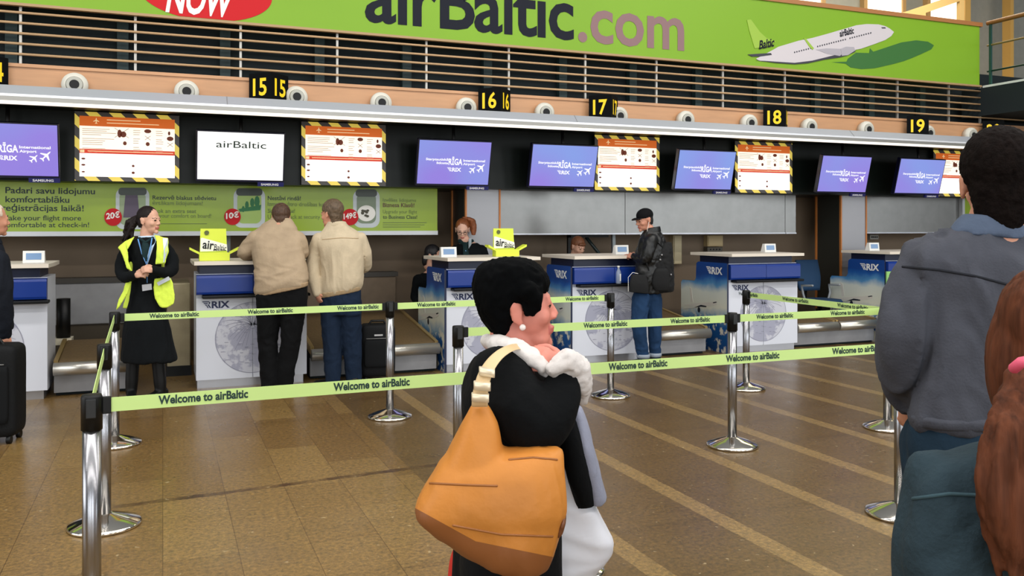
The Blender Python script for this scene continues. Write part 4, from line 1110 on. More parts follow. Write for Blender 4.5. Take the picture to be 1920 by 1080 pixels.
trolley(pc.x-0.02, pc.y+0.14, 0.40, 0.26, 0.68, 'large black suitcase in front of the old man at the picture edge', (0.2, 1, 0))

# ================================================================ people
def skin_mat(name, col): return mat(name, col, 0.55, vary=0.06, vscale=25)
def cloth(name, col, rough=0.9, bump=0.25, bscale=60, vary=0.10, vscale=9): return mat(name, col, rough, bump=bump, bscale=bscale, vary=vary, vscale=vscale, spec=0.2)
M_lip = mat('lip_rose', (176, 102, 90), 0.5)
M_eye = mat('eye_dark', (30, 24, 22), 0.2)
M_eyew = mat('eye_white', (214, 206, 198), 0.3)

def head_matrix(c, fwd, k=1.0, roll=0.0):
    f = Vector(fwd).normalized(); s = f.cross(Vector((0, 0, 1))).normalized(); u = s.cross(f)
    M = Matrix(((s.x, f.x, u.x, c[0]), (s.y, f.y, u.y, c[1]), (s.z, f.z, u.z, c[2]), (0, 0, 0, 1)))
    return M @ Matrix.Rotation(roll, 4, 'Y') @ Matrix.Scale(k, 4)
def head_geo(b, M, female=False):
    jw = 0.92 if female else 1.0
    b.ell((0, -0.012, 0.035), 0.074, 0.094, 0.088, M, sub=3)
    b.ell((0, 0.022, -0.012), 0.063, 0.070, 0.082, M, sub=3)
    b.ell((0, 0.030, -0.064), 0.050*jw, 0.056, 0.047, M, sub=3)
    b.ell((0, 0.073, -0.096), 0.021*jw, 0.020, 0.018, M)
    b.ell((0, 0.073, 0.026), 0.047, 0.019, 0.013, M)
    for s in (-1, 1):
        b.ell((s*0.036, 0.054, -0.024), 0.026, 0.028, 0.026, M)
        b.ell((s*0.0105, 0.096, -0.029), 0.0085, 0.011, 0.008, M)
        b.ell((s*0.030, 0.077, 0.006), 0.0135, 0.012, 0.0105, M)
        b.ell((s*0.030, 0.080, 0.015), 0.016, 0.009, 0.005, M)
        b.ell((s*0.077, -0.014, -0.004), 0.008, 0.018, 0.031, M)
        b.ell((s*0.080, -0.020, 0.012), 0.007, 0.016, 0.016, M)
        b.ell((s*0.076, -0.006, -0.028), 0.007, 0.009, 0.011, M)
    P = [M @ Vector(q) for q in ((0, 0.080, 0.026), (0, 0.093, 0.0), (0, 0.1035 if female else 0.107, -0.021))]
    k = M.to_scale().x
    b.tube(P, [0.008*k, 0.008*k, (0.0095 if female else 0.011)*k], 10)
    b.ell((0, 0.088, -0.056), 0.022, 0.012, 0.0062, M)
    b.ell((0, 0.086, -0.067), 0.019, 0.012, 0.0070, M)
    b.tube([M @ Vector((0, -0.02, -0.05)), M @ Vector((0, -0.03, -0.13))], 0.052*k, 16)
def face_paint(M, eyes=True, brows=True):
    Mi = M.inverted()
    def f(c):
        p = Mi @ c
        if abs(p.x) > 0.06 or p.y < 0.06 or p.z > 0.06 or p.z < -0.09: return 0
        if abs(p.x) < 0.023 and -0.0745 < p.z < -0.0515 and p.y > 0.078: return 1
        if eyes:
            ex = abs(abs(p.x)-0.030)
            if (ex/0.0115)**2+((p.z-0.004)/0.0060)**2 < 1: return 2
            if brows and ex < 0.016 and abs(p.z-0.024-0.15*(0.016-ex)) < 0.0024: return 2
        return 0
    return f
def hand_geo(b, w, d, nrm, thumb=1, k=1.0, curl=0.6):
    """palm and five fingers; w wrist, d pointing direction, nrm back-of-hand direction, thumb side sign"""
    d = Vector(d).normalized(); nrm = Vector(nrm); nrm = (nrm-d*nrm.dot(d)).normalized(); s = d.cross(nrm)*thumb
    M = Matrix(((s.x, d.x, nrm.x, w[0]), (s.y, d.y, nrm.y, w[1]), (s.z, d.z, nrm.z, w[2]), (0, 0, 0, 1)))
    b.ell((0, 0.045, 0), 0.040*k, 0.052*k, 0.016*k, M)
    b.tube([M @ Vector((0, 0.0, 0)), M @ Vector((0, 0.03*k, 0))], [0.022*k, 0.026*k], 12)
    for i, (x, L) in enumerate(((0.030, 0.070), (0.010, 0.080), (-0.010, 0.074), (-0.029, 0.058))):
        p = Vector((x*k, 0.082*k-0.004*abs(i-1.3)*k, 0)); a = 0.15; pts = [M @ p]
        for seg, fr in enumerate((0.45, 0.32, 0.23)):
            a += curl*(0.7, 0.9, 0.6)[seg]*(1+0.08*i)
            p = p+Vector((x*0.12*(1 if seg == 0 else 0), math.cos(a), -math.sin(a)))*(L*fr*k)
            pts.append(M @ p)
        b.tube(pts, [0.0092*k, 0.0088*k, 0.0082*k, 0.0070*k], 9)
    pts = [M @ Vector(q) for q in ((0.026*k, 0.018*k, -0.004*k), (0.050*k, 0.040*k, -0.014*k), (0.054*k, 0.066*k, -0.024*k), (0.046*k, 0.084*k, -0.034*k))]
    b.tube(pts, [0.014*k, 0.0115*k, 0.010*k, 0.008*k], 9)
def shoe_geo(b, heel, d, L=0.27, hgt=0.085, w=0.046):
    d = Vector((d[0], d[1], 0)).normalized(); s = Vector((d.y, -d.x, 0)); h = Vector((heel[0], heel[1], 0))
    R = []
    for f, ww, hh in ((0.0, 0.62, 0.75), (0.10, 0.80, 1.0), (0.30, 0.82, 1.0), (0.5, 0.88, 0.78), (0.72, 1.0, 0.58), (0.90, 0.86, 0.46), (1.0, 0.45, 0.34)):
        R.append((h+d*(L*f)+Vector((0, 0, hgt*hh/2)), s*(w*ww), Vector((0, 0, hgt*hh/2))))
    b.rings(R, 16, p=3)
class Fig:
    """silhouettes measured in the photograph become rings at the figure's own distance, with a real depth"""
    def __init__(self, t): self.t = t
    def P(self, x, y, dt=0.0): return px(x, y, self.t+dt)
    def ring(self, xl, yl, xr, yr, d, dt=0.0, k=1.0):
        L, R = self.P(xl, yl, dt), self.P(xr, yr, dt); c = (L+R)/2
        v = Vector((c.x, c.y, 0)).normalized()
        return (c, (R-L)/2*k, v*(d*k))
    def rows(self, b, rows, k=1.0, p=2.3, n=26, sub=4, flat=None):
        b.rings([self.ring(*(r if len(r) > 5 else tuple(r)+(0.0,)), k=k) for r in rows], n, 0, p, sub)
    def limb(self, b, pts, k=1.0, n=14, sub=3):
        P = [self.P(q[0], q[1], q[2]) for q in pts]; R = [q[3]*self.t/FPX*k for q in pts]
        if sub > 1 and len(P) > 2:
            P2, R2 = [], []
            for i in range(len(P)-1):
                a, b_, c, d = P[max(i-1, 0)], P[i], P[i+1], P[min(i+2, len(P)-1)]
                for s in range(sub):
                    u = s/sub
                    q = 0.5*((2*b_)+(c-a)*u+(2*a-5*b_+4*c-d)*u*u+(3*b_-a-3*c+d)*u**3)
                    P2.append(b_.lerp(c, u).lerp(q, 0.7)); R2.append(R[i]*(1-u)+R[i+1]*u)
            P2.append(P[-1]); R2.append(R[-1]); P, R = P2, R2
        b.tube(P, R, n)
def hair_geo(b, M, k=1.0, back=0.0, top=0.0):
    b.ell((0, -0.022-back, 0.044+top), 0.081*k, 0.094*k+back, 0.090*k, M, sub=3)
    b.ell((0, -0.050-back, -0.005), 0.067*k, 0.056*k, 0.080*k, M, sub=3)
    b.ell((0, -0.048-back, -0.055), 0.056*k, 0.044*k, 0.065*k, M, sub=3)
def hair_cut(M, front=0.05, line=0.062, side=-0.015, nape=-0.09, ears=True):
    """keeps the face free: nothing in front of the hairline or below the nape"""
    Mi = M.inverted()
    def f(c):
        p = Mi @ c
        if p.z < nape: return True
        if p.y > front and p.z < line: return True
        if p.y > side and p.z < 0.030 and p.y <= front+0.02: return True
        if ears and p.y > -0.035 and p.z < -0.005: return True
        return False
    return f
def person(label, foot):
    return thing('person', label, 'person', (foot[0], foot[1], 0))

V3 = Vector
# ---------------------------------------------------------------- woman in the hi-vis vest
def woman_vest():
    F = Fig(7.55); t0 = person('woman in black with an open yellow hi-vis vest standing with clasped hands', F.P(270, 745))
    sk = skin_mat('skin_fair', (214, 164, 138))
    M = head_matrix(F.P(280, 414), (0.80, -0.60, -0.02), 1.0)
    tor = [(245, 590, 300, 590, 0.10), (243, 560, 304, 560, 0.13), (246, 530, 304, 530, 0.125), (249, 505, 302, 505, 0.11), (246, 480, 306, 480, 0.12), (241, 462, 313, 462, 0.115), (248, 451, 305, 450, 0.09), (266, 443, 289, 443, 0.055)]
    armR = [(245, 463, 0.0, 11), (232, 482, -0.02, 12.5), (228, 508, -0.05, 12), (236, 520, -0.12, 10.5), (252, 516, -0.22, 8)]
    armL = [(308, 463, 0.0, 11), (321, 484, -0.02, 12.5), (323, 504, -0.07, 12), (312, 512, -0.14, 10.5), (290, 506, -0.22, 8)]
    legs = [[(257, 590, 0, 20), (250, 660, 0.0, 13), (247, 715, 0, 9), (246, 738, 0, 8)], [(288, 590, 0, 20), (295, 660, -0.02, 13), (300, 715, 0, 9), (301, 736, 0, 8)]]
    b = MB(); head_geo(b, M, True); F.rows(b, tor, 0.86)
    b.tube([M @ V3((0, -0.02, -0.08)), F.P(277, 450, 0.02)], [0.045, 0.055], 14)
    F.limb(b, armR, 0.62); F.limb(b, armL, 0.62)
    for l in legs: F.limb(b, l, 0.7)
    hand_geo(b, F.P(252, 516, -0.225), F.P(270, 512, -0.25)-F.P(252, 516, -0.225), V3((-0.2, -1, 0.5)), thumb=-1, k=0.92, curl=0.75)
    hand_geo(b, F.P(290, 506, -0.225), F.P(268, 504, -0.27)-F.P(290, 506, -0.225), V3((0.2, -1, 0.6)), thumb=1, k=0.92, curl=0.7)
    body = fuse('body', b, [sk, M_lip, M_eye], t0, 0.0055, 3, paint=face_paint(M))
    blk = cloth('black_suit', (9, 13, 16))
    b = MB(); F.rows(b, tor[:-1], 1.0); F.limb(b, armR); F.limb(b, armL)
    b.rings([F.ring(250, 451, 304, 450, 0.09), F.ring(262, 445, 292, 445, 0.07)], 24)
    Mi = M.inverted()
    fuse('jacket', b, blk, t0, 0.009, 4, wrinkle=(0.004, 9, (1, 1, 0.6)))
    b = MB(); F.rows(b, [(244, 552, 302, 552, 0.13), (240, 575, 308, 575, 0.15), (232, 610, 318, 612, 0.19), (228, 645, 325, 645, 0.21), (226, 668, 331, 668, 0.22), (227, 677, 331, 675, 0.22)])
    fuse('skirt', b, blk, t0, 0.012, 3, wrinkle=(0.008, 10, (1, 1, 0.15)))
    for pts, dx, dy in ((legs[0], 0.05, -1), (legs[1], -0.75, -0.75)):
        b = MB(); a = F.P(pts[-1][0], pts[-1][1]); d = V3((dx, dy, 0)).normalized()
        F.limb(b, [(pts[1][0], pts[1][1], 0, 12), (pts[2][0], pts[2][1], 0, 11.5), (pts[3][0], pts[3][1], 0, 9.5)])
        shoe_geo(b, a-d*0.07, (dx, dy), 0.255, 0.085, 0.043)
        fuse('boot', b, mat('boot_black', (9, 10, 11), 0.5, spec=0.3), t0, 0.009, 3)
    # shirt front, neckerchief, lanyard, badge
    b = MB(); f0 = -0.118
    b.prism([F.P(259, 443, -0.045), F.P(297, 441, -0.045), F.P(288, 462, -0.115), F.P(276, 498, -0.122), F.P(268, 470, -0.115)], V3((0, 0.014, 0)))
    shirt = build('shirt_front', b, cloth('shirt_blue', (186, 206, 224)), t0)
    b = MB(); b.tube([F.P(272, 452, -0.075), F.P(273, 462, -0.125), F.P(271, 480, -0.135), F.P(275, 488, -0.13)], [0.02, 0.032, 0.022, 0.01], 12, flatten=0.5)
    b.tube([F.P(262, 447, -0.06), F.P(273, 455, -0.10), F.P(286, 446, -0.06)], 0.013, 8)
    build('neckerchief', b, cloth('kerchief_green', (26, 46, 48)), t0)
    b = MB(); b.tube([F.P(259, 449, -0.085), F.P(266, 475, -0.14), F.P(275, 497, -0.14), F.P(281, 470, -0.14), F.P(285, 447, -0.08)], 0.006, 6)
    b.tube([F.P(275, 497, -0.14), F.P(276, 530, -0.16)], 0.003, 6)
    build('lanyard', b, mat('lanyard_blue', (96, 150, 210), 0.6), t0)
    b = MB(); b.prism([F.P(266, 534, -0.165), F.P(284, 532, -0.165), F.P(285, 543, -0.165), F.P(267, 546, -0.165)], V3((0, 0.006, 0))); build('badge', b, mat('badge_grey', (190, 192, 196), 0.4), t0)
    # vest: shoulder straps, front panels, back
    ves = cloth('hi_vis_yellow', (222, 246, 88), 0.7); vm = mat('reflective_silver', (206, 212, 220), 0.35, 0.2)
    b = MB()
    def slab(pts, th=0.02): b.prism([F.P(*q) for q in pts], V3((0, th, 0)))
    slab([(221, 464, -0.09), (236, 452, -0.08), (252, 444, -0.06), (247, 453, -0.10), (239, 468, -0.135), (241, 490, -0.14), (247, 508, -0.145), (238, 504, -0.14), (232, 484, -0.135), (226, 470, -0.11)])
    slab([(288, 440, -0.06), (304, 444, -0.06), (316, 446, -0.05), (316, 470, -0.12), (310, 494, -0.145), (291, 496, -0.145), (293, 470, -0.14), (294, 452, -0.11)])
    slab([(236, 528, -0.15), (247, 530, -0.15), (240, 548, -0.16), (226, 572, -0.17), (217, 583, -0.17), (222, 562, -0.16), (231, 545, -0.15)])
    slab([(290, 522, -0.15), (318, 518, -0.13), (324, 530, -0.14), (328, 560, -0.15), (326, 570, -0.155), (312, 578, -0.165), (300, 576, -0.165), (291, 560, -0.16), (288, 540, -0.155)])
    F.rows(b, [(230, 578, 322, 574, 0.04, 0.16), (238, 545, 312, 545, 0.03, 0.155), (244, 510, 306, 510, 0.03, 0.14), (238, 470, 314, 470, 0.03, 0.125), (244, 450, 308, 448, 0.03, 0.09)])
    v = fuse('vest', b, ves, t0, 0.008, 3, wrinkle=(0.004, 12, (1, 1, 0.5)))
    b = MB(); slab([(305, 446, -0.075), (315, 447, -0.07), (314, 470, -0.135), (308, 492, -0.16), (306, 492, -0.16), (307, 470, -0.145)], 0.015); build('reflective_strip', b, vm, v)
    b = MB(); slab([(294, 530, -0.175), (316, 518, -0.17), (320, 524, -0.17), (297, 536, -0.175)], 0.015); build('reflective_strip', b, vm, v)
    # hair pulled back into a loose tail
    b = MB(); hair_geo(b, M, 0.985)
    hr = mat('hair_dark_brown', (30, 22, 20), 0.6, vary=0.25, vscale=30, stretch=(1, 1, 0.2), spec=0.2)
    fuse('hair', b, hr, t0, 0.006, 3, wrinkle=(0.002, 60, (1, 1, 0.3)), cut=hair_cut(M, 0.048, 0.066, -0.005, -0.06))
    b = MB(); q = M @ V3((0, -0.11, 0.04))
    for k in range(16):
        rnd = random.Random(k)
        e = F.P(232+rnd.uniform(-6, 16), 444+rnd.uniform(-10, 12), rnd.uniform(-0.05, 0.06)); m_ = q.lerp(e, 0.5)+V3((rnd.uniform(-.03, .02), rnd.uniform(-.03, .03), rnd.uniform(0.0, .05)))
        b.tube([q, m_, e], [0.018, 0.024, 0.006], 8)
    fuse('ponytail', b, hr, t0, 0.007, 1, wrinkle=(0.004, 40, (1, 1, 0.4)))
woman_vest()

# ---------------------------------------------------------------- two men in beige jackets
def leaning_man():
    F = Fig(7.86); t0 = person('man in a beige jacket and black trousers leaning on the desk, seen from behind', F.P(525, 735))
    sk = skin_mat('skin_ruddy', (206, 146, 118))
    M = head_matrix(F.P(527, 409, 0.17), (0.10, 0.95, -0.22), 1.0)
    tor = [(478, 553, 577, 533, 0.15, 0.0), (476, 535, 579, 520, 0.16, 0.0), (477, 505, 575, 500, 0.165, 0.03), (474, 480, 570, 478, 0.165, 0.07), (470, 455, 566, 455, 0.155, 0.11), (474, 438, 562, 438, 0.13, 0.13), (490, 421, 552, 421, 0.09, 0.14), (507, 411, 545, 411, 0.065, 0.14)]
    armL = [(480, 446, 0.10, 14), (461, 470, 0.12, 14.5), (460, 478, 0.16, 11.5), (484, 480, 0.34, 9), (506, 480, 0.46, 7)]
    armR = [(558, 446, 0.10, 14), (566, 470, 0.14, 13.5), (562, 478, 0.22, 11), (550, 479, 0.44, 9), (530, 479, 0.52, 7)]
    legs = [[(506, 555, 0, 26), (502, 640, 0.0, 18), (505, 700, 0.0, 17), (506, 724, 0, 16)], [(551, 553, 0, 26), (545, 640, 0.0, 18), (535, 700, 0.02, 17), (534, 718, 0.03, 16)]]
    b = MB(); head_geo(b, M); F.rows(b, tor, 0.86); b.tube([M @ V3((0, -0.03, -0.07)), F.P(526, 424, 0.12)], [0.055, 0.07], 14)
    F.limb(b, armL, 0.65); F.limb(b, armR, 0.65)
    for l in legs: F.limb(b, l, 0.6)
    hand_geo(b, F.P(506, 486, 0.46), V3((0.9, 0.35, 0)), V3((0, 0, 1)), 1, 1.0, 0.35); hand_geo(b, F.P(530, 485, 0.52), V3((-0.9, 0.4, 0)), V3((0, 0, 1)), -1, 1.0, 0.35)
    fuse('body', b, [sk, M_lip, M_eye], t0, 0.006, 3, paint=face_paint(M))
    jk = cloth('beige_jacket', (170, 150, 124))
    b = MB(); F.rows(b, tor); F.limb(b, armL); F.limb(b, armR)
    jo = fuse('jacket', b, jk, t0, 0.009, 4, wrinkle=(0.010, 4.5, (0.6, 0.6, 1.5)))
    b = MB(); F.rows(b, [(479, 556, 577, 536, 0.155, 0.0), (477, 546, 578, 527, 0.158, 0.0)], 1.012); fuse('hem_band', b, cloth('beige_band', (162, 138, 108)), jo, 0.009, 2)
    b = MB(); F.rows(b, [(505, 418, 548, 418, 0.074, 0.14), (508, 408, 545, 409, 0.070, 0.14)], 1.0); fuse('collar', b, jk, jo, 0.008, 2)
    tr = cloth('trousers_black', (8, 9, 11))
    b = MB(); F.rows(b, [(482, 585, 576, 585, 0.13), (481, 560, 576, 556, 0.14), (481, 540, 575, 532, 0.14)])
    for l in legs: F.limb(b, l)
    fuse('trousers', b, tr, t0, 0.010, 4, wrinkle=(0.006, 9, (1, 1, 0.7)))
    for l in legs:
        b = MB(); a = F.P(l[-1][0], l[-1][1], l[-1][2]); shoe_geo(b, (a.x, a.y-0.05), (0.05, 1), 0.28); fuse('shoe', b, M_black, t0, 0.009, 2)
    b = MB(); hair_geo(b, M, 1.05, 0.003)
    fuse('hair', b, mat('hair_brown', (72, 48, 30), 0.6, vary=0.25, vscale=40), t0, 0.006, 2, wrinkle=(0.003, 70, (1, 1, 0.4)), cut=hair_cut(M, 0.05, 0.07, 0.0, -0.11))
leaning_man()

def cream_man():
    F = Fig(8.09); t0 = person('man in a cream jacket and dark jeans waiting beside the leaning man', F.P(640, 725))
    sk = skin_mat('skin_ruddy', (206, 146, 118))
    M = head_matrix(F.P(621, 402, 0.02), (-0.62, 0.78, -0.10), 1.03)
    tor = [(598, 556, 676, 541, 0.125), (598, 540, 680, 530, 0.15), (602, 510, 681, 508, 0.15), (600, 480, 681, 480, 0.15), (594, 458, 682, 458, 0.14), (597, 441, 676, 440, 0.115), (609, 427, 658, 425, 0.08), (616, 416, 645, 416, 0.06)]
    armL = [(600, 450, 0.0, 14), (589, 478, 0.02, 14), (587, 505, 0.0, 13), (590, 530, -0.04, 11), (594, 549, -0.06, 9)]
    armR = [(674, 450, 0.0, 14), (683, 475, 0.03, 14), (684, 497, 0.10, 12.5), (676, 503, 0.26, 10), (660, 498, 0.40, 8)]
    legs = [[(620, 570, 0, 21), (623, 640, 0.0, 18), (624, 700, 0.0, 15), (624, 716, 0, 14)], [(657, 568, 0, 21), (660, 640, 0.04, 18), (663, 700, 0.08, 15), (664, 712, 0.08, 14)]]
    b = MB(); head_geo(b, M); F.rows(b, tor, 0.86); b.tube([M @ V3((0, -0.02, -0.08)), F.P(631, 424, 0.02)], [0.056, 0.068], 14)
    F.limb(b, armL, 0.65); F.limb(b, armR, 0.65)
    for l in legs: F.limb(b, l, 0.6)
    hand_geo(b, F.P(594, 549, -0.06), F.P(603, 576, -0.05)-F.P(594, 549, -0.06), V3((-1, -0.5, 0)), -1, 1.0, 0.45)
    hand_geo(b, F.P(660, 498, 0.40), V3((-0.8, 0.6, 0)), V3((0, 0, 1)), 1, 1.0, 0.4)
    fuse('body', b, [sk, M_lip, M_eye], t0, 0.006, 3, paint=face_paint(M))
    jk = cloth('cream_jacket', (198, 182, 154))
    b = MB(); F.rows(b, tor); F.limb(b, armL); F.limb(b, armR)
    jo = fuse('jacket', b, jk, t0, 0.009, 4, wrinkle=(0.010, 4.5, (1.3, 1.3, 0.6)))
    b = MB(); F.rows(b, [(599, 559, 676, 544, 0.128), (598, 549, 678, 535, 0.145)], 1.015); fuse('hem_band', b, cloth('cream_band', (178, 154, 120)), jo, 0.009, 2)
    b = MB(); F.rows(b, [(611, 425, 653, 423, 0.078), (614, 415, 648, 415, 0.068)], 1.0); fuse('collar', b, jk, jo, 0.008, 2)
    b = drape(jo, [(604, 449), (640, 446), (673, 447)], 0.004); build('yoke_seam', b, cloth('cream_band', (178, 154, 120)), jo)
    b = MB(); F.rows(b, [(601, 590, 678, 590, 0.11), (600, 570, 677, 565, 0.125), (600, 552, 676, 542, 0.125)])
    for l in legs: F.limb(b, l)
    fuse('jeans', b, cloth('navy_jeans', (24, 38, 58)), t0, 0.010, 4, wrinkle=(0.006, 9, (1, 1, 0.7)))
    for l, d in ((legs[0], (-0.5, 0.6)), (legs[1], (0.1, 1))):
        b = MB(); a = F.P(l[-1][0], l[-1][1], l[-1][2]); shoe_geo(b, (a.x-d[0]*0.08, a.y-d[1]*0.08), d, 0.28); fuse('shoe', b, M_black, t0, 0.009, 2)
    b = MB(); hair_geo(b, M, 1.08, 0.004)
    fuse('hair', b, mat('hair_grey_brown', (92, 74, 54), 0.6, vary=0.3, vscale=40), t0, 0.006, 2, wrinkle=(0.004, 60, (1, 1, 0.35)), cut=hair_cut(M, 0.055, 0.075, 0.0, -0.115))
cream_man()

# ---------------------------------------------------------------- man in the black cap with backpack
def cap_man():
    F = Fig(9.44); t0 = person('man in a black cap, black leather jacket and blue jeans standing at desk 17', F.P(1215, 678))
    sk = skin_mat('skin_tan', (196, 136, 110))
    M = head_matrix(F.P(1208, 413), (-0.93, -0.05, -0.22), 1.0)
    tor = [(1189, 552, 1244, 549, 0.125), (1188, 530, 1250, 530, 0.14), (1192, 500, 1250, 500, 0.145), (1194, 475, 1250, 475, 0.15), (1197, 455, 1248, 453, 0.145), (1202, 442, 1242, 440, 0.11), (1209, 432, 1233, 428, 0.07)]
    arm = [(1222, 450, -0.14, 11.5), (1215, 470, -0.17, 11.5), (1212, 484, -0.16, 10.5), (1200, 485, -0.06, 8.5), (1190, 481, 0.02, 7)]
    arm2 = [(1214, 450, 0.16, 11), (1203, 470, 0.20, 11), (1198, 482, 0.22, 9), (1190, 482, 0.20, 7.5)]
    legs = [[(1202, 560, -0.08, 17), (1198, 610, -0.12, 14), (1203, 650, -0.10, 11.5), (1206, 668, -0.10, 11)], [(1224, 560, 0.0, 17), (1228, 610, 0.0, 13), (1228, 650, 0.0, 11), (1228, 666, 0.0, 10.5)]]
    b = MB(); head_geo(b, M); F.rows(b, tor, 0.85); b.tube([M @ V3((0, -0.03, -0.07)), F.P(1220, 440)], [0.052, 0.068], 14)
    F.limb(b, arm, 0.65); F.limb(b, arm2, 0.65)
    for l in legs: F.limb(b, l, 0.65)
    hand_geo(b, F.P(1190, 481, 0.02), F.P(1178, 478, 0.08)-F.P(1190, 481, 0.02), V3((-0.2, -1, 0.3)), 1, 1.0, 0.7)
    hand_geo(b, F.P(1190, 482, 0.20), F.P(1178, 478, 0.24)-F.P(1190, 482, 0.20), V3((0, 0.4, 1)), -1, 1.0, 0.5)
    fuse('body', b, [sk, M_lip, M_eye], t0, 0.006, 3, paint=face_paint(M))
    b = MB(); F.rows(b, tor); F.limb(b, arm); F.limb(b, arm2)
    jo = fuse('jacket', b, mat('black_leather', (9, 11, 11), 0.42, bump=0.3, bscale=25), t0, 0.009, 3, wrinkle=(0.007, 9, (1, 1, 1)))
    b = MB(); F.rows(b, [(1209, 438, 1240, 434, 0.09), (1213, 428, 1238, 424, 0.08)]); fuse('collar', b, mat('black_leather', (20, 22, 22)), jo, 0.008, 2)
    b = MB(); F.rows(b, [(1187, 575, 1240, 572, 0.11, 0.03), (1187, 555, 1240, 550, 0.12, 0.03)])
    for l in legs: F.limb(b, l)
    fuse('jeans', b, cloth('blue_jeans', (30, 56, 88), vary=0.2, vscale=5), t0, 0.010, 3, wrinkle=(0.006, 10, (1, 1, 0.7)))
    for l in legs:
        a = F.P(l[-1][0], l[-1][1], l[-1][2]); b = MB(); shoe_geo(b, (a.x+0.07, a.y+0.0), (-1, 0.05), 0.28); fuse('shoe', b, mat('shoe_dark', (30, 30, 30), 0.6), t0, 0.009, 2)
        b = MB(); b.lathe([(0.072, 0.075), (0.074, 0.10), (0.070, 0.115)], (a.x, a.y, 0), 18); build('turn_up', b, cloth('turn_up_grey', (150, 160, 172)), t0)
    b = MB(); hair_geo(b, M, 0.97); fuse('hair', b, mat('hair_black', (22, 20, 20), 0.6), t0, 0.006, 2, cut=hair_cut(M, 0.04, 0.04, 0.0, -0.06))
    b = MB(); b.ell((0, -0.018, 0.052), 0.083, 0.101, 0.080, M, sub=3)
    Mi = M.inverted(); capm = mat('cap_black', (6, 7, 9), 0.85, spec=0.2)
    cp = fuse('cap', b, capm, t0, 0.006, 1, cut=lambda c: (Mi @ c).z < 0.030)
    b = MB(); pr = []
    for k in range(13):
        a = math.radians(-78+156*k/12); pr.append(M @ V3((0.078*math.sin(a), 0.045+0.105*math.cos(a), 0.036-0.006*math.cos(a))))
    b.prism(pr, (0, 0, 0.009)); build('peak', b, capm, cp)
    b = MB(); b.tube([M @ V3((-0.082, 0.0, -0.02)), M @ V3((-0.084, 0.03, -0.08)), M @ V3((-0.06, 0.05, -0.16))], 0.0025, 6); b.tube([M @ V3((0.082, 0.0, -0.02)), M @ V3((0.084, 0.03, -0.08)), M @ V3((0.06, 0.05, -0.16))], 0.0025, 6)
    build('earphone_cable', b, M_wtxt, t0)
    # backpack, worn on the back: its own thing
    bp = thing('backpack', 'black backpack worn by the man in the black cap', 'backpack', F.P(1245, 550))
    bm_ = mat('backpack_black', (5, 6, 8), 0.85, bump=0.25, bscale=40)
    b = MB(); F.rows(b, [(1222, 549, 1262, 546, 0.10), (1213, 535, 1264, 535, 0.135), (1216, 505, 1263, 503, 0.14), (1224, 475, 1261, 470, 0.13), (1234, 457, 1258, 454, 0.09)], p=3)
    main = fuse('main_bag', b, bm_, bp, 0.009, 3, wrinkle=(0.006, 12, (1, 1, 1)))
    b = MB(); F.rows(b, [(1228, 545, 1254, 545, 0.03, -0.13), (1222, 532, 1256, 532, 0.04, -0.14), (1226, 510, 1254, 510, 0.04, -0.145), (1232, 503, 1250, 503, 0.03, -0.14)], p=3); fuse('outer_pocket', b, bm_, main, 0.008, 2)
    b = MB(); b.tube([F.P(1240, 462, -0.12), F.P(1226, 448, -0.16), F.P(1212, 456, -0.18), F.P(1208, 480, -0.20), F.P(1216, 505, -0.17)], 0.018, 8, flatten=0.4); build('strap', b, bm_, bp)
    for x, y in ((1238, 487), (1241, 478), (1236, 520), (1258, 515)):
        b = MB(); b.ell(F.P(x, y, -0.155 if x < 1250 else -0.12), 0.012, 0.012, 0.012); build('buckle', b, mat('buckle_grey', (150, 150, 150), 0.4, 0.6), main)
    # shoulder bag hanging in front of the hip
    sb = thing('shoulder_bag', 'small black bag with a white cord at the hip of the man in the cap', 'bag', F.P(1190, 548, -0.1))
    b = MB(); F.rows(b, [(1180, 547, 1216, 551, 0.04, -0.17), (1180, 530, 1216, 534, 0.05, -0.17), (1184, 514, 1212, 516, 0.035, -0.17)], p=4); fuse('pouch', b, bm_, sb, 0.008, 2)
    b = MB(); b.tube([F.P(1178, 546, -0.2), F.P(1178, 520, -0.2), F.P(1186, 511, -0.2), F.P(1196, 513, -0.2)], 0.003, 6); build('cord', b, M_wtxt, sb)
cap_man()

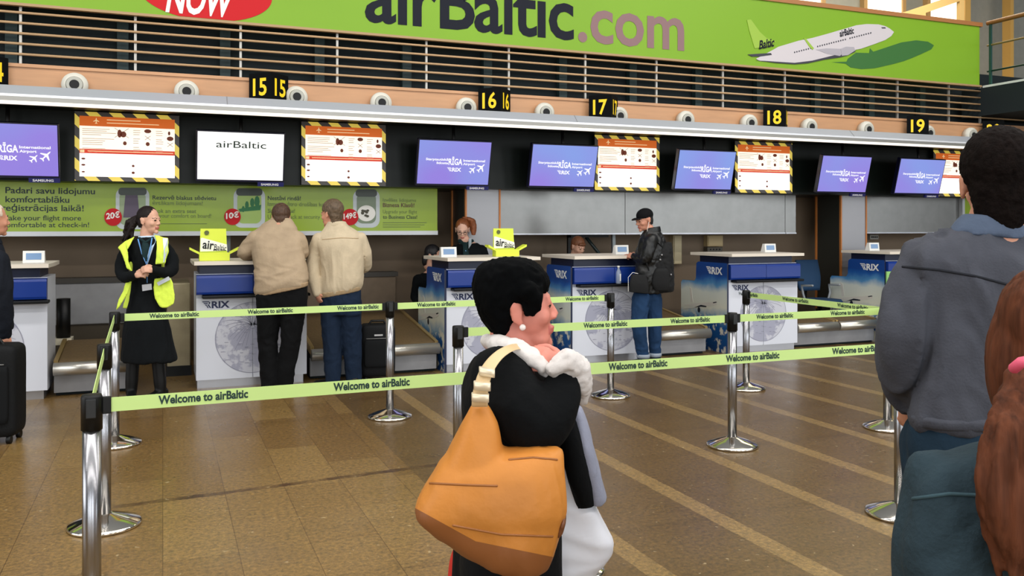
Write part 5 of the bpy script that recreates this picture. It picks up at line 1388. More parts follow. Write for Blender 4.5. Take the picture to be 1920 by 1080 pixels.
# ---------------------------------------------------------------- staff behind the desks
def clerk_red():
    Y = 9.42; T = Y/ray(868, 440).y; F = Fig(T); t0 = person('red-haired woman clerk with glasses and dark scarf looking down behind the desk', F.P(880, 560))
    sk = skin_mat('skin_pale', (224, 178, 156))
    M = head_matrix(F.P(867, 431), (-0.30, -0.88, -0.40), 0.98)
    tor = [(856, 600, 906, 600, 0.14), (856, 560, 906, 560, 0.13), (853, 520, 904, 520, 0.12), (850, 490, 908, 490, 0.13), (850, 470, 906, 468, 0.12), (858, 458, 896, 456, 0.09), (864, 450, 886, 450, 0.06)]
    armL = [(903, 470, 0, 11), (912, 500, -0.02, 10), (905, 520, -0.10, 8.5), (885, 520, -0.13, 7)]
    armR = [(853, 470, 0, 10), (846, 498, -0.02, 10), (850, 520, -0.10, 8.5), (862, 522, -0.13, 7)]
    legs = [[(868, 600, 0, 15), (868, 640, 0, 11), (868, 668, 0, 8)], [(894, 600, 0, 15), (894, 640, 0, 11), (894, 668, 0, 8)]]
    b = MB(); head_geo(b, M, True); F.rows(b, tor, 0.86); b.tube([M @ V3((0, -0.02, -0.06)), F.P(875, 455)], [0.045, 0.055], 12)
    F.limb(b, armL, 0.65); F.limb(b, armR, 0.65)
    for l in legs: F.limb(b, l, 0.8)
    hand_geo(b, F.P(885, 520, -0.13), V3((-0.8, -0.1, -0.2)), V3((0, 0, 1)), 1, 0.9, 0.4); hand_geo(b, F.P(862, 522, -0.13), V3((0.8, -0.1, -0.2)), V3((0, 0, 1)), -1, 0.9, 0.4)
    fuse('body', b, [sk, M_lip, M_eye], t0, 0.006, 3, paint=face_paint(M))
    blk = cloth('black_suit', (9, 13, 16))
    b = MB(); F.rows(b, tor[1:-1]); F.limb(b, armL); F.limb(b, armR); fuse('jacket', b, blk, t0, 0.01, 3, wrinkle=(0.005, 9, (1, 1, 0.7)))
    b = MB(); F.rows(b, [(856, 600, 906, 600, 0.14), (855, 560, 906, 560, 0.135)])
    for l in legs: F.limb(b, l)
    fuse('trousers', b, blk, t0, 0.012, 3)
    b = MB(); b.tube([F.P(862, 452, -0.05), F.P(872, 460, -0.10), F.P(885, 452, -0.04)], 0.024, 10); b.tube([F.P(872, 458, -0.10), F.P(874, 478, -0.14)], [0.03, 0.04], 10, flatten=0.5); fuse('scarf', b, cloth('kerchief_green', (26, 46, 48)), t0, 0.008, 2)
    b = MB(); b.prism([F.P(879, 448, -0.09), F.P(884, 446, -0.08), F.P(884, 458, -0.12), F.P(879, 466, -0.125)], (0, 0.01, 0)); build('shirt_collar', b, cloth('shirt_grey', (170, 180, 186)), t0)
    b = MB(); b.tube([F.P(873, 470, -0.14), F.P(876, 484, -0.145)], 0.006, 6); build('lanyard', b, mat('lanyard_blue', (96, 150, 210)), t0)
    hr = mat('hair_auburn', (132, 74, 40), 0.5, vary=0.3, vscale=30)
    b = MB(); hair_geo(b, M, 0.99); fuse('hair', b, hr, t0, 0.006, 2, wrinkle=(0.002, 60, (1, 1, 0.3)), cut=hair_cut(M, 0.05, 0.064, -0.005, -0.06))
    b = MB(); F.rows(b, [(884, 440, 891, 441, 0.02, 0.07), (881, 430, 893, 431, 0.035, 0.08), (876, 419, 893, 420, 0.05, 0.08), (868, 411, 890, 412, 0.06, 0.06), (866, 407, 880, 407, 0.04, 0.05)], p=2)
    fuse('ponytail', b, hr, t0, 0.007, 1, wrinkle=(0.004, 30, (1, 1, 0.4)))
    b = MB()
    for s in (-1, 1):
        c = M @ V3((s*0.031, 0.098, 0.002))
        x, z = M.to_3x3() @ V3((1, 0, 0)), M.to_3x3() @ V3((0, 0, 1))
        P = [c+x*(0.022*math.cos(a*math.pi/8))+z*(0.016*math.sin(a*math.pi/8)) for a in range(17)]
        b.tube(P, 0.0022, 6); b.tube([M @ V3((s*0.053, 0.095, 0.004)), M @ V3((s*0.078, 0.0, 0.006))], 0.002, 6)
    b.tube([M @ V3((-0.009, 0.10, 0.004)), M @ V3((0.009, 0.10, 0.004))], 0.002, 6)
    build('glasses', b, M_black, t0)
clerk_red()

def clerk_seated(x, y, Y, lab, fwd, haircol, k=0.98, hood=False, fringe=False):
    T = Y/ray(x, y).y; F = Fig(T); c = F.P(x, y); t0 = person(lab, c)
    sk = skin_mat('skin_fair', (214, 164, 138))
    M = head_matrix(c, fwd, k)
    def W(dx, dz, dy=0.0): return c+V3((dx, dy, dz))
    tor = [(W(0, -0.78), V3((0.17, 0, 0)), V3((0, 0.14, 0))), (W(0, -0.62), V3((0.15, 0, 0)), V3((0, 0.125, 0))), (W(0, -0.42), V3((0.165, 0, 0)), V3((0, 0.12, 0))), (W(0, -0.27), V3((0.185, 0, 0)), V3((0, 0.11, 0))), (W(0, -0.20), V3((0.14, 0, 0)), V3((0, 0.08, 0))), (W(0, -0.15), V3((0.06, 0, 0)), V3((0, 0.055, 0)))]
    arms = [[W(s*0.18, -0.27), W(s*0.23, -0.48, -0.03), W(s*0.20, -0.55, -0.12), W(s*0.10, -0.55, -0.22)] for s in (-1, 1)]
    legs = [[W(s*0.09, -0.75), W(s*0.10, -0.72, -0.22), W(s*0.10, -0.74, -0.34), W(s*0.10, max(-1.0, 0.10-c.z), -0.30), W(s*0.10, 0.09-c.z, -0.26)] for s in (-1, 1)]
    b = MB(); head_geo(b, M, True); b.tube([M @ V3((0, -0.02, -0.06)), W(0, -0.17, 0.01)], [0.045, 0.055], 12)
    b.rings([(p, a*0.85, q*0.85) for p, a, q in tor], 22)
    for a in arms: b.tube(a, [0.04, 0.036, 0.032, 0.025], 10)
    for s, a in zip((-1, 1), arms): hand_geo(b, a[-1], V3((-s*0.3, -0.9, 0)), V3((0, 0, 1)), -s, 0.9, 0.4)
    for l in legs: b.tube(l, [0.06, 0.055, 0.05, 0.045, 0.035], 10)
    fuse('body', b, [sk, M_lip, M_eye], t0, 0.007, 3, paint=face_paint(M))
    blk = cloth('black_suit', (9, 13, 16))
    b = MB(); b.rings(tor[:-1], 22)
    for a in arms: b.tube(a, [0.062, 0.056, 0.048, 0.042], 12)
    fuse('jacket', b, blk, t0, 0.010, 3, wrinkle=(0.005, 9, (1, 1, 0.7)))
    b = MB(); b.rings([(W(0, -0.86), V3((0.18, 0, 0)), V3((0, 0.15, 0))), (W(0, -0.72), V3((0.17, 0, 0)), V3((0, 0.14, 0)))], 20)
    for l in legs: b.tube(l, [0.085, 0.08, 0.07, 0.058, 0.05], 12)
    fuse('trousers', b, blk, t0, 0.012, 3)
    for l in legs:
        b = MB(); shoe_geo(b, (l[-1].x, l[-1].y+0.06), (0, -1), 0.24, 0.08, 0.042); fuse('shoe', b, M_black, t0, 0.01, 2)
    hr = mat('hair_'+str(haircol[0]), haircol, 0.55, vary=0.25, vscale=30)
    b = MB(); hair_geo(b, M, 1.02)
    if hood: b.ell((0, -0.06, -0.06), 0.085, 0.06, 0.09, M)
    if fringe: b.ell((0, 0.066, 0.058), 0.058, 0.024, 0.026, M)
    fuse('hair', b, hr, t0, 0.006, 2, wrinkle=(0.002, 60, (1, 1, 0.3)), cut=None if False else hair_cut(M, 0.055, 0.036 if fringe else 0.066, 0.03 if hood else -0.005, -0.16 if hood else -0.06))
    # the stool that carries the seated clerk
    st = thing('office_stool', 'plain dark stool under the '+lab.split(' seated')[0], 'stool', (c.x, c.y, 0))
    zs = c.z-0.88
    build('seat', MB().lathe([(0.17, zs-0.05), (0.19, zs-0.03), (0.19, zs-0.005), (0.17, zs)], (c.x, c.y+0.02, 0), 24), M_black, st)
    build('column', MB().bar((c.x, c.y+0.02, 0.03), (c.x, c.y+0.02, zs-0.05), 0.025), M_black, st)
    build('foot', MB().lathe([(0.19, 0), (0.19, 0.015), (0.05, 0.035)], (c.x, c.y+0.02, 0), 24), M_black, st)
clerk_seated(812, 480, 9.75, 'dark-haired woman clerk in black seated half behind the sky board', (0.75, -0.55, -0.25), (24, 22, 24), 1.0, hood=True)
clerk_seated(1084, 463, 9.55, 'brown-haired clerk with a fringe seated low behind desk 17', (0.22, -0.90, -0.38), (112, 66, 36), 0.98, fringe=True)

# ---------------------------------------------------------------- woman with the tan bag, walking past
def bag_woman():
    F = Fig(2.30); t0 = person('black-haired woman in a black jacket walking past with a tan shoulder bag', F.P(960, 1470))
    sk = skin_mat('skin_flushed', (214, 134, 116))
    M = head_matrix(F.P(968, 578), (0.955, -0.20, 0.06), 1.02)
    tor = [(868, 1010, 1040, 1010, 0.15), (866, 930, 1045, 930, 0.16), (876, 850, 1050, 840, 0.15), (868, 790, 1052, 780, 0.15), (866, 740, 1060, 740, 0.155), (876, 700, 1040, 705, 0.16), (892, 668, 1018, 680, 0.13), (915, 648, 995, 664, 0.07)]
    armR = [(938, 705, -0.14, 54), (972, 765, -0.20, 56), (1006, 798, -0.21, 50), (1036, 772, -0.20, 44), (1052, 736, -0.18, 36), (1056, 706, -0.16, 28)]
    armL = [(960, 690, 0.16, 50), (1010, 770, 0.22, 48), (1036, 796, 0.20, 44), (1052, 760, 0.10, 38), (1052, 720, 0.02, 28)]
    legs = [[(915, 1010, 0.06, 68), (885, 1200, 0.08, 48), (860, 1380, 0.1, 36), (850, 1430, 0.1, 30)], [(985, 1010, -0.06, 68), (1010, 1200, -0.08, 48), (1035, 1380, -0.08, 36), (1040, 1440, -0.08, 30)]]
    b = MB(); head_geo(b, M, True); F.rows(b, tor, 0.86)
    b.ell((0, 0.045, -0.082), 0.045, 0.042, 0.034, M)
    b.tube([M @ V3((0, -0.015, -0.07)), F.P(965, 672)], [0.055, 0.066], 16)
    F.limb(b, armR, 0.62); F.limb(b, armL, 0.6)
    for l in legs: F.limb(b, l, 0.75)
    hand_geo(b, F.P(1062, 700, -0.13), F.P(1018, 672, -0.16)-F.P(1062, 700, -0.13), V3((0.3, -1, 0.4)), 1, 0.95, 0.9)
    hand_geo(b, F.P(1062, 716, 0.02), F.P(1040, 690, -0.02)-F.P(1062, 716, 0.02), V3((1, 0, 0.4)), -1, 0.95, 0.8)
    fuse('body', b, [sk, mat('lip_soft', (196, 108, 98), 0.5), M_eye], t0, 0.0048, 4, paint=face_paint(M, brows=False))
    blk = cloth('black_knit', (5, 7, 9), 0.95, vary=0.2)
    b = MB(); F.rows(b, tor[:-1]); F.limb(b, armR); F.limb(b, armL)
    fuse('jacket', b, blk, t0, 0.008, 6, wrinkle=(0.005, 7, (1, 1, 1)))
    b = MB(); F.rows(b, [(864, 1100, 1046, 1100, 0.16), (862, 1050, 1046, 1050, 0.165), (868, 1000, 1040, 1000, 0.15)])
    for l in legs: F.limb(b, l)
    fuse('trousers', b, cloth('trousers_black', (8, 9, 11)), t0, 0.01, 4)
    b = MB(); F.rows(b, [(836, 1130, 870, 1130, 0.10, 0.16), (842, 1060, 872, 1060, 0.09, 0.14), (852, 1030, 872, 1030, 0.05, 0.12)]); fuse('red_hem', b, cloth('red_cloth', (200, 50, 40)), t0, 0.008, 3)
    for l, d in zip(legs, ((1, 0.0), (1, -0.1))):
        a = F.P(l[-1][0], l[-1][1], l[-1][2]); b = MB(); shoe_geo(b, (a.x-0.07, a.y), (0.93, -0.37), 0.25); fuse('shoe', b, M_black, t0, 0.009, 2)
    gw = cloth('pale_fleece', (216, 210, 206), 0.95, vary=0.06)
    b = MB(); b.tube([F.P(914, 640, 0.06), F.P(932, 644, -0.07), F.P(968, 655, -0.13), F.P(1000, 672, -0.155), F.P(1022, 690, -0.165), F.P(1032, 706, -0.16)], [0.020, 0.030, 0.034, 0.030, 0.024, 0.012], 14, flatten=0.75)
    b.tube([F.P(914, 640, 0.06), F.P(940, 650, 0.12), F.P(985, 668, 0.12), F.P(1020, 692, 0.02)], [0.020, 0.03, 0.03, 0.02], 12)
    fuse('collar', b, gw, t0, 0.006, 3, wrinkle=(0.003, 25, (1, 1, 1)))
    b = MB(); b.tube([F.P(1040, 690, -0.20), F.P(1062, 676, -0.19), F.P(1082, 690, -0.17), F.P(1092, 722, -0.15), F.P(1092, 752, -0.13)], [0.022, 0.032, 0.034, 0.026, 0.014], 14)
    b.tube([F.P(1048, 690, -0.14), F.P(1072, 684, -0.10), F.P(1084, 706, -0.08)], [0.026, 0.036, 0.028], 14)
    fuse('cuff', b, gw, t0, 0.006, 4, wrinkle=(0.004, 30, (1, 1, 1)))
    # short full black hair with a fringe and side lock
    hr = mat('hair_jet_black', (2, 3, 4), 0.9, spec=0.08, vary=0.3, vscale=40, bump=0.4, bscale=25, stretch=(1, 1, 0.3))
    b = MB()
    F.rows(b, [(925, 626, 964, 628, 0.05), (908, 606, 968, 606, 0.075), (894, 575, 986, 575, 0.092), (886, 545, 1010, 545, 0.098), (888, 520, 1022, 520, 0.096), (898, 500, 1014, 500, 0.085), (918, 489, 995, 488, 0.065), (940, 483, 975, 484, 0.035)], p=2.0)
    F.rows(b, [(1000, 546, 1026, 548, 0.05), (995, 530, 1030, 530, 0.068), (990, 512, 1024, 512, 0.07)], p=2.0)
    for dt in (-0.080, 0.080): F.rows(b, [(986, 593, 1002, 592, 0.008, dt*0.95), (981, 580, 1011, 578, 0.014, dt*0.95), (976, 556, 1016, 556, 0.022, dt*0.9), (970, 535, 1020, 535, 0.02, dt*0.9)])
    for dt in (-0.085, 0.085): b.tube([F.P(990, 545, dt), F.P(1004, 560, dt*0.98), F.P(1004, 578, dt*0.93), F.P(988, 586, dt*0.95)], [0.026, 0.022, 0.014, 0.006], 10)
    Mi = M.inverted()
    def cutf(c):
        p = Mi @ c
        return p.y > 0.035 and p.z < 0.016 and abs(p.x) < 0.058
    fuse('hair', b, hr, t0, 0.006, 3, wrinkle=(0.0035, 38, (1, 1, 0.5)))
    b = MB(); e = M @ V3((0.080, -0.004, -0.040)); b.ell(e+V3((0, -0.008, 0)), 0.0085, 0.0085, 0.0085); build('earring', b, mat('pearl', (238, 226, 220), 0.25), t0)
    b = MB(); e = M @ V3((-0.080, -0.004, -0.040)); b.ell(e, 0.0085, 0.0085, 0.0085); build('earring', b, mat('pearl', (238, 226, 220)), t0)

    # tan shoulder bag
    G = Fig(2.02)
    bg = thing('shoulder_bag', 'large tan leather tote on a cream strap over the shoulder of the black-haired woman', 'bag', G.P(930, 1040))
    tan = mat('tan_leather', (196, 126, 52), 0.5, vary=0.16, vscale=4, bump=0.3, bscale=25, spec=0.35)
    b = MB()
    G.rows(b, [(960, 1070, 1000, 1074, 0.03), (905, 1046, 1024, 1062, 0.075), (852, 1018, 1040, 1020, 0.095), (790, 972, 1052, 975, 0.10), (782, 950, 1060, 950, 0.105), (795, 915, 1059, 915, 0.10), (815, 880, 1056, 880, 0.085), (830, 858, 1055, 852, 0.06), (840, 846, 1054, 840, 0.03)], p=2.8)
    G.rows(b, [(832, 862, 948, 866, 0.07), (846, 830, 942, 836, 0.06), (862, 800, 936, 808, 0.05), (876, 776, 926, 780, 0.036), (886, 756, 914, 757, 0.022)], p=2.6)
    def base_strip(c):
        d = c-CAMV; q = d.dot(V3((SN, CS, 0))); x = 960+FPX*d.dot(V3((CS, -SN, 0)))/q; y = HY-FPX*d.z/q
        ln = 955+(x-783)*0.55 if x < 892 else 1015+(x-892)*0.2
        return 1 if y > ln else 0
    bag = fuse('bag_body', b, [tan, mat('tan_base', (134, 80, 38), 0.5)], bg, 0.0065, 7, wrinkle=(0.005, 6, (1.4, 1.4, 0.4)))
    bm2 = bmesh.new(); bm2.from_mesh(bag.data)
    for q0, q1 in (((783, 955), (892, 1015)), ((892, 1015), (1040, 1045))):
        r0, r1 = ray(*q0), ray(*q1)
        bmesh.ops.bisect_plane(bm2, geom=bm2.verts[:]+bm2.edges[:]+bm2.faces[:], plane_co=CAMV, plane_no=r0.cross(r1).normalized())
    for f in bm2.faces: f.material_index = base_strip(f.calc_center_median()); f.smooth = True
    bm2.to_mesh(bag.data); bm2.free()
    dk = mat('tan_seam', (150, 92, 40), 0.5)
    for q in ([(806, 906), (870, 909), (934, 911)], [(955, 862), (1000, 858), (1046, 862)], [(850, 985), (940, 1002), (1040, 1006)]):
        build('seam', drape(bag, q, 0.0028), dk, bag)
    b = MB(); G.rows(b, [(1040, 1000, 1056, 992, 0.05, 0.0), (1046, 975, 1062, 968, 0.06, 0.0), (1050, 962, 1060, 958, 0.05, 0.0)], p=3); fuse('side_tab', b, mat('tan_dark', (112, 66, 36), 0.5), bag, 0.006, 2)
    cr = mat('strap_cream', (214, 186, 140), 0.5)
    b = MB()
    L = [(884, 762, -0.03), (886, 738, -0.04), (894, 706, -0.035), (909, 679, 0.0), (932, 657, 0.04), (960, 645, 0.11), (988, 646, 0.20), (1004, 656, 0.28)]
    R = [(915, 762, -0.05), (915, 738, -0.06), (921, 708, -0.055), (932, 685, -0.03), (948, 667, 0.02), (968, 656, 0.08), (988, 656, 0.18), (1000, 664, 0.26)]
    P0, P1 = [G.P(*q) for q in L], [G.P(*q) for q in R]
    b.rings([((p+q)/2, (q-p)/2, V3((p.x, p.y, 0)).normalized()*0.006) for p, q in zip(P0, P1)], 12, p=4, sub=3)
    st = build('strap', b, cr, bg)
    for (x0, y0, x1, y1, dt) in ((884, 744, 917, 746, -0.05), (888, 722, 920, 725, -0.05), (898, 695, 928, 700, -0.04)):
        p, q = G.P(x0, y0, dt), G.P(x1, y1, dt-0.02); d_ = V3((p.x, p.y, 0)).normalized()
        b = MB(); b.rings([((p+q)/2+V3((0, 0, z)), (q-p)/2, d_*0.012) for z in (-0.009, 0.009)], 12, p=6, sub=1); build('buckle', b, mat('buckle_cream', (236, 220, 190), 0.3, 0.3), st)
    # the coat carried over the arm: black outside, pale grey lining edge
    ct = thing('carried_coat', 'black coat with pale grey lining hanging over the arm of the black-haired woman', 'coat', F.P(1090, 945))
    b = MB(); F.rows(b, [(1080, 950, 1118, 944, 0.05), (1064, 900, 1112, 900, 0.07), (1054, 850, 1100, 850, 0.08), (1046, 810, 1090, 805, 0.08), (1044, 780, 1082, 776, 0.06)]); fuse('outer', b, blk, ct, 0.008, 4, wrinkle=(0.006, 8, (1, 1, 0.3)))
    b = MB(); F.rows(b, [(1106, 944, 1139, 940, 0.035), (1100, 900, 1128, 895, 0.05), (1088, 850, 1114, 845, 0.055), (1078, 800, 1102, 795, 0.05), (1072, 768, 1088, 764, 0.03)]); fuse('lining', b, cloth('grey_lining', (150, 154, 172)), ct, 0.007, 4, wrinkle=(0.005, 10, (1, 1, 0.3)))
    # white parcel under the arm
    wb = thing('white_bag', 'soft white carrier bag held low beside the tan bag', 'bag', F.P(1060, 1075))
    b = MB(); F.rows(b, [(900, 1120, 1060, 1130, 0.05, 0.06), (885, 1062, 1105, 1090, 0.06, 0.05), (920, 1020, 1148, 1035, 0.065, 0.04), (985, 985, 1150, 1012, 0.06, 0.03), (1030, 950, 1126, 968, 0.05, 0.02), (1046, 905, 1094, 912, 0.035, 0.01), (1050, 872, 1068, 874, 0.02, 0.0)], p=3.2, sub=1); fuse('sack', b, mat('white_plastic', (232, 234, 242), 0.45, bump=0.2, bscale=12), wb, 0.008, 2, wrinkle=(0.003, 7, (0.6, 0.6, 1.8)))
    b = MB(); b.tube([F.P(1056, 876, 0.0), F.P(1046, 850, 0.0), F.P(1044, 820, 0.02), F.P(1052, 800, 0.02)], 0.006, 8); build('handle', b, mat('white_plastic', (232, 234, 242)), wb)
bag_woman()

# ---------------------------------------------------------------- man in grey, back to us
def grey_man():
    F = Fig(2.18); t0 = person('man in a grey-blue jacket and jeans seen from behind, standing tall', F.P(1820, 1500))
    sk = skin_mat('skin_ruddy', (206, 146, 118))
    M = head_matrix(F.P(1869, 346), (0.66, 0.75, 0.0), 1.03)
    tor = [(1712, 796, 1935, 800, 0.14), (1702, 770, 1950, 770, 0.155), (1722, 700, 1958, 700, 0.145), (1730, 620, 1968, 620, 0.145), (1722, 550, 1985, 550, 0.145), (1700, 490, 2010, 490, 0.14), (1722, 458, 1995, 462, 0.115), (1775, 432, 1950, 440, 0.085), (1805, 412, 1930, 418, 0.065)]
    armL = [(1736, 490, 0.0, 50), (1712, 560, -0.02, 52), (1696, 625, -0.03, 50), (1692, 685, 0.0, 42), (1703, 738, 0.06, 35)]
    armR = [(1980, 492, 0.0, 48), (2020, 580, 0.0, 50), (2035, 660, 0.0, 46), (2030, 720, 0.08, 40), (2020, 770, 0.14, 34)]
    legs = [[(1765, 830, 0.0, 70), (1758, 1080, 0, 56), (1752, 1340, 0, 44), (1752, 1470, 0, 40)], [(1885, 830, 0.0, 70), (1890, 1080, 0, 56), (1892, 1340, 0, 44), (1894, 1470, 0, 40)]]
    b = MB(); head_geo(b, M); F.rows(b, tor, 0.86); b.tube([M @ V3((0, -0.02, -0.06)), F.P(1868, 435)], [0.062, 0.075], 16)
    F.limb(b, armL, 0.65); F.limb(b, armR, 0.65)
    for l in legs: F.limb(b, l, 0.7)
    hand_geo(b, F.P(1712, 745, 0.10), F.P(1706, 790, 0.12)-F.P(1712, 745, 0.10), V3((-1, -0.2, 0)), -1, 1.0, 0.6)
    hand_geo(b, F.P(2020, 772, 0.14), V3((0, 0.1, -1)), V3((1, 0, 0)), 1, 1.0, 0.6)
    fuse('body', b, [sk, M_lip, M_eye], t0, 0.006, 4, paint=face_paint(M))
    jk = cloth('grey_blue_denim', (72, 74, 82), 0.95, bump=0.2, bscale=160, vary=0.12, vscale=14)
    b = MB(); F.rows(b, tor[:-1]); F.limb(b, armL); F.limb(b, armR)
    jo = fuse('jacket', b, jk, t0, 0.008, 4, wrinkle=(0.012, 6.5, (1.4, 1.4, 0.6)))
    b = MB(); F.rows(b, [(1704, 786, 1942, 790, 0.158), (1700, 764, 1950, 764, 0.166)], 1.01); fuse('waistband', b, jk, jo, 0.009, 2)
    b = MB(); F.rows(b, [(1776, 436, 1958, 452, 0.105), (1790, 415, 1946, 428, 0.098), (1806, 400, 1932, 410, 0.088)], 1.0); fuse('collar', b, cloth('collar_blue', (82, 94, 114), 0.9), jo, 0.008, 3)
    b = drape(jo, [(1693, 500), (1760, 506), (1830, 518), (1900, 536), (1960, 552)], 0.0035); build('yoke_seam', b, cloth('seam_dark', (40, 42, 48)), jo)
    b = MB(); F.rows(b, [(1700, 880, 1948, 880, 0.14), (1702, 820, 1945, 825, 0.145), (1706, 785, 1940, 788, 0.145)])
    for l in legs: F.limb(b, l)
    fuse('jeans', b, cloth('dark_teal_jeans', (30, 50, 66), vary=0.15), t0, 0.011, 4, wrinkle=(0.006, 7, (1, 1, 0.7)))
    for l in legs:
        a = F.P(*l[-1][:3]); b = MB(); shoe_geo(b, (a.x, a.y-0.08), (0.15, 1), 0.29); fuse('shoe', b, M_black, t0, 0.01, 2)
    b = MB(); hair_geo(b, M, 1.05, 0.004, 0.004); b.ell((0, -0.06, -0.05), 0.062, 0.045, 0.055, M)
    fuse('hair', b, mat('hair_dark_short', (18, 12, 10), 0.9, spec=0.1, vary=0.35, vscale=60, bump=0.4, bscale=120), t0, 0.006, 2, wrinkle=(0.003, 60, (1, 1, 0.5)), cut=hair_cut(M, 0.05, 0.075, -0.02, -0.115))
grey_man()

# ---------------------------------------------------------------- girl with long reddish hair
def long_hair():
    F = Fig(1.36); t0 = person('person in a teal denim jacket with long reddish hair, cut off at the corner', F.P(1960, 1900))
    sk = skin_mat('skin_fair', (214, 164, 138))
    M = head_matrix(F.P(1975, 650), (0.76, 0.65, -0.05), 0.97)
    tor = [(1712, 1250, 2230, 1250, 0.12), (1700, 1120, 2240, 1120, 0.125), (1696, 1040, 2246, 1040, 0.125), (1704, 950, 2240, 950, 0.12), (1722, 895, 2226, 895, 0.11), (1758, 860, 2190, 860, 0.095), (1842, 836, 2110, 836, 0.07), (1905, 800, 2060, 800, 0.055)]
    arms = [[(1760, 905, 0.0, 62), (1735, 1060, 0.02, 66), (1740, 1260, 0.02, 56), (1760, 1440, 0.04, 46)], [(2195, 905, 0.0, 62), (2225, 1060, 0.02, 66), (2220, 1260, 0.02, 56), (2200, 1440, 0.04, 46)]]
    legs = [[(1870, 1330, 0, 100), (1865, 1700, 0, 75), (1862, 2050, 0, 55), (1862, 2140, 0, 50)], [(2070, 1330, 0, 100), (2075, 1700, 0, 75), (2078, 2050, 0, 55), (2078, 2140, 0, 50)]]
    b = MB(); head_geo(b, M, True); F.rows(b, tor, 0.86); b.tube([M @ V3((0, -0.02, -0.06)), F.P(1980, 830)], [0.05, 0.058], 14)
    for a in arms: F.limb(b, a, 0.65)
    for l in legs: F.limb(b, l, 0.7)
    for s, a in zip((-1, 1), arms): hand_geo(b, F.P(*a[-1][:3]), V3((0, 0, -1)), V3((s, 0, 0)), s, 0.85, 0.5)
    fuse('body', b, [sk, M_lip, M_eye], t0, 0.006, 3, paint=face_paint(M))
    jk = cloth('teal_denim', (44, 60, 68), 0.9, bump=0.3, bscale=110, vary=0.15, vscale=10)
    b = MB(); F.rows(b, tor[:-1]); 
    for a in arms: F.limb(b, a)
    jo = fuse('jacket', b, jk, t0, 0.008, 5, wrinkle=(0.006, 9, (1, 1, 0.6)))
    b = drape(jo, [(1712, 935), (1780, 926), (1860, 930), (1980, 935)], 0.003); build('yoke_seam', b, cloth('teal_seam', (60, 82, 90)), jo)
    b = MB(); F.rows(b, [(1770, 1400, 2170, 1400, 0.12), (1740, 1240, 2200, 1240, 0.12)])
    for l in legs: F.limb(b, l)
    fuse('jeans', b, cloth('dark_teal_jeans', (30, 50, 66)), t0, 0.011, 4)
    for l in legs:
        a = F.P(*l[-1][:3]); b = MB(); shoe_geo(b, (a.x, a.y-0.08), (0.2, 1), 0.24); fuse('shoe', b, M_black, t0, 0.01, 2)
    hr = mat('hair_red_brown', (86, 48, 30), 0.7, spec=0.15, vary=0.45, vscale=14, stretch=(6, 6, 0.5), bump=0.5, bscale=12)
    b = MB(); hair_geo(b, M, 1.03)
    for s in (-1, 1): b.ell((s*0.062, -0.018, -0.03), 0.036, 0.062, 0.10, M, sub=3)
    hm = fuse('hair', b, hr, t0, 0.006, 2, wrinkle=(0.002, 50, (1, 1, 0.2)), cut=hair_cut(M, 0.05, 0.066, 0.03, -0.16, ears=False))
    b = MB()
    F.rows(b, [(1960, 1110, 1990, 1110, 0.012, -0.15), (1892, 1064, 2012, 1070, 0.026, -0.15), (1858, 1000, 2030, 1000, 0.036, -0.155), (1836, 905, 2052, 905, 0.045, -0.15), (1842, 835, 2050, 835, 0.05, -0.13), (1862, 770, 2036, 770, 0.05, -0.11), (1880, 720, 2030, 720, 0.05, -0.09), (1905, 676, 2020, 676, 0.04, -0.085)])
    rnd = random.Random(5)
    for k in range(22):
        x0 = 1900+k*6; xe = 1838+k*9.5+rnd.uniform(-6, 6); dt = -0.17+0.03*rnd.random()
        F.limb(b, [(x0, 690, -0.11, 8), (x0*0.5+xe*0.5-10, 800, dt, 11), (xe, 900, dt-0.01, 11), (xe+14, 1000, dt, 9), (xe+34+rnd.uniform(-12, 12), 1070+rnd.uniform(-20, 40), dt, 4)], n=8)
    fuse('long_hair', b, hr, hm, 0.005, 1, wrinkle=(0.003, 45, (1, 1, 0.15)))
    b = MB(); b.tube([F.P(1902, 690, -0.14), F.P(1914, 680, -0.16), F.P(1935, 676, -0.165), F.P(1975, 678, -0.165), F.P(2020, 690, -0.13)], 0.008, 10); build('hair_tie', b, mat('hair_tie_pink', (226, 90, 120), 0.5), t0)
long_hair()

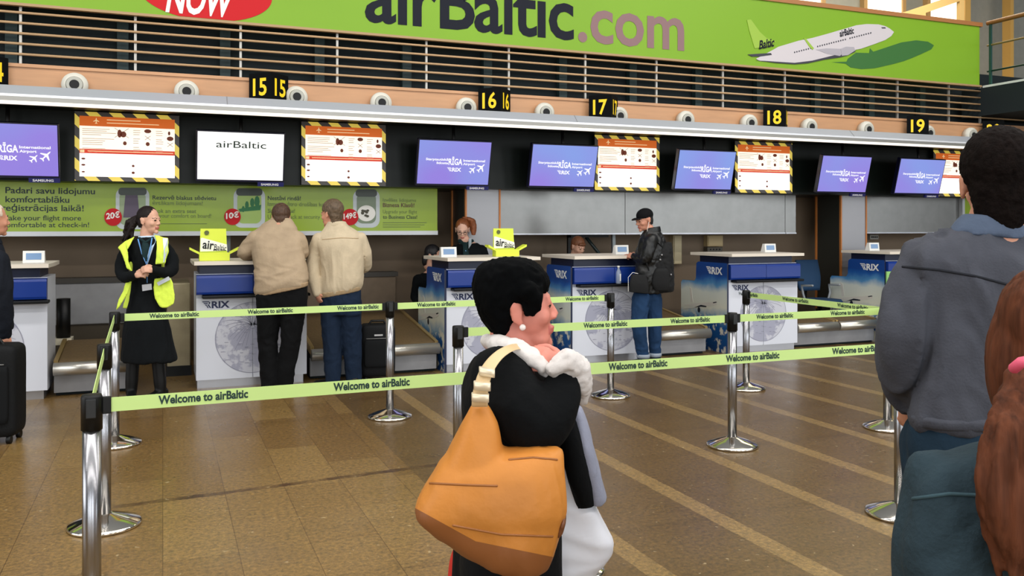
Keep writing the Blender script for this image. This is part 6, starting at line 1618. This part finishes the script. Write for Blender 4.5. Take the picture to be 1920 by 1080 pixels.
# ---------------------------------------------------------------- old man cut off at the edge
def old_man():
    F = Fig(6.25); t0 = person('white-haired old man in a dark coat cut off at the picture edge', F.P(-40, 830))
    sk = skin_mat('skin_ruddy', (206, 146, 118))
    M = head_matrix(F.P(-13, 413), (0.85, 0.52, 0.0), 1.02)
    tor = [(-88, 622, 25, 616, 0.17), (-86, 570, 24, 575, 0.165), (-82, 530, 19, 530, 0.16), (-78, 495, 14, 490, 0.15), (-64, 470, 8, 468, 0.12), (-44, 456, 2, 452, 0.08)]
    arms = [[(-2, 488, -0.15, 18), (4, 540, -0.16, 18), (8, 590, -0.13, 15), (10, 628, -0.1, 11)], [(-68, 488, 0.1, 18), (-76, 540, 0.1, 18), (-74, 590, 0.1, 15), (-70, 628, 0.1, 11)]]
    legs = [[(-60, 620, 0.05, 26), (-62, 720, 0.05, 22), (-62, 800, 0.05, 17), (-62, 816, 0.05, 16)], [(-28, 620, 0.18, 26), (-24, 720, 0.2, 22), (-22, 790, 0.22, 17), (-22, 804, 0.22, 16)]]
    b = MB(); head_geo(b, M); F.rows(b, tor, 0.86); b.tube([M @ V3((0, -0.02, -0.06)), F.P(-20, 462)], [0.056, 0.07], 14)
    for a in arms: F.limb(b, a, 0.65)
    for l in legs: F.limb(b, l, 0.7)
    for s, a in zip((1, -1), arms): hand_geo(b, F.P(*a[-1][:3]), V3((0.1, 0, -1)), V3((s*0.4, -0.9*s, 0)), s, 1.0, 0.7)
    fuse('body', b, [sk, M_lip, M_eye], t0, 0.007, 3, paint=face_paint(M))
    ck = cloth('dark_coat', (20, 24, 32))
    b = MB(); F.rows(b, tor)
    for a in arms: F.limb(b, a)
    co = fuse('coat', b, ck, t0, 0.010, 4, wrinkle=(0.006, 8, (1, 1, 0.6)))
    b = MB(); F.rows(b, [(-48, 462, 6, 458, 0.10), (-42, 446, 2, 446, 0.085)]); fuse('collar', b, ck, co, 0.008, 2)
    b = MB(); F.rows(b, [(-86, 650, 10, 650, 0.15, 0.1), (-84, 615, 10, 612, 0.15, 0.08)])
    for l in legs: F.limb(b, l)
    fuse('trousers', b, cloth('trousers_grey', (40, 42, 48)), t0, 0.012, 4)
    for l in legs:
        a = F.P(*l[-1][:3]); b = MB(); shoe_geo(b, (a.x-0.05, a.y-0.04), (0.85, 0.5), 0.28); fuse('shoe', b, M_black, t0, 0.01, 2)
    b = MB(); hair_geo(b, M, 1.02); fuse('hair', b, mat('hair_white', (222, 204, 186), 0.6, vary=0.1, vscale=50), t0, 0.006, 2, wrinkle=(0.003, 60, (1, 1, 0.5)), cut=hair_cut(M, 0.035, 0.085, 0.0, -0.075))
old_man()
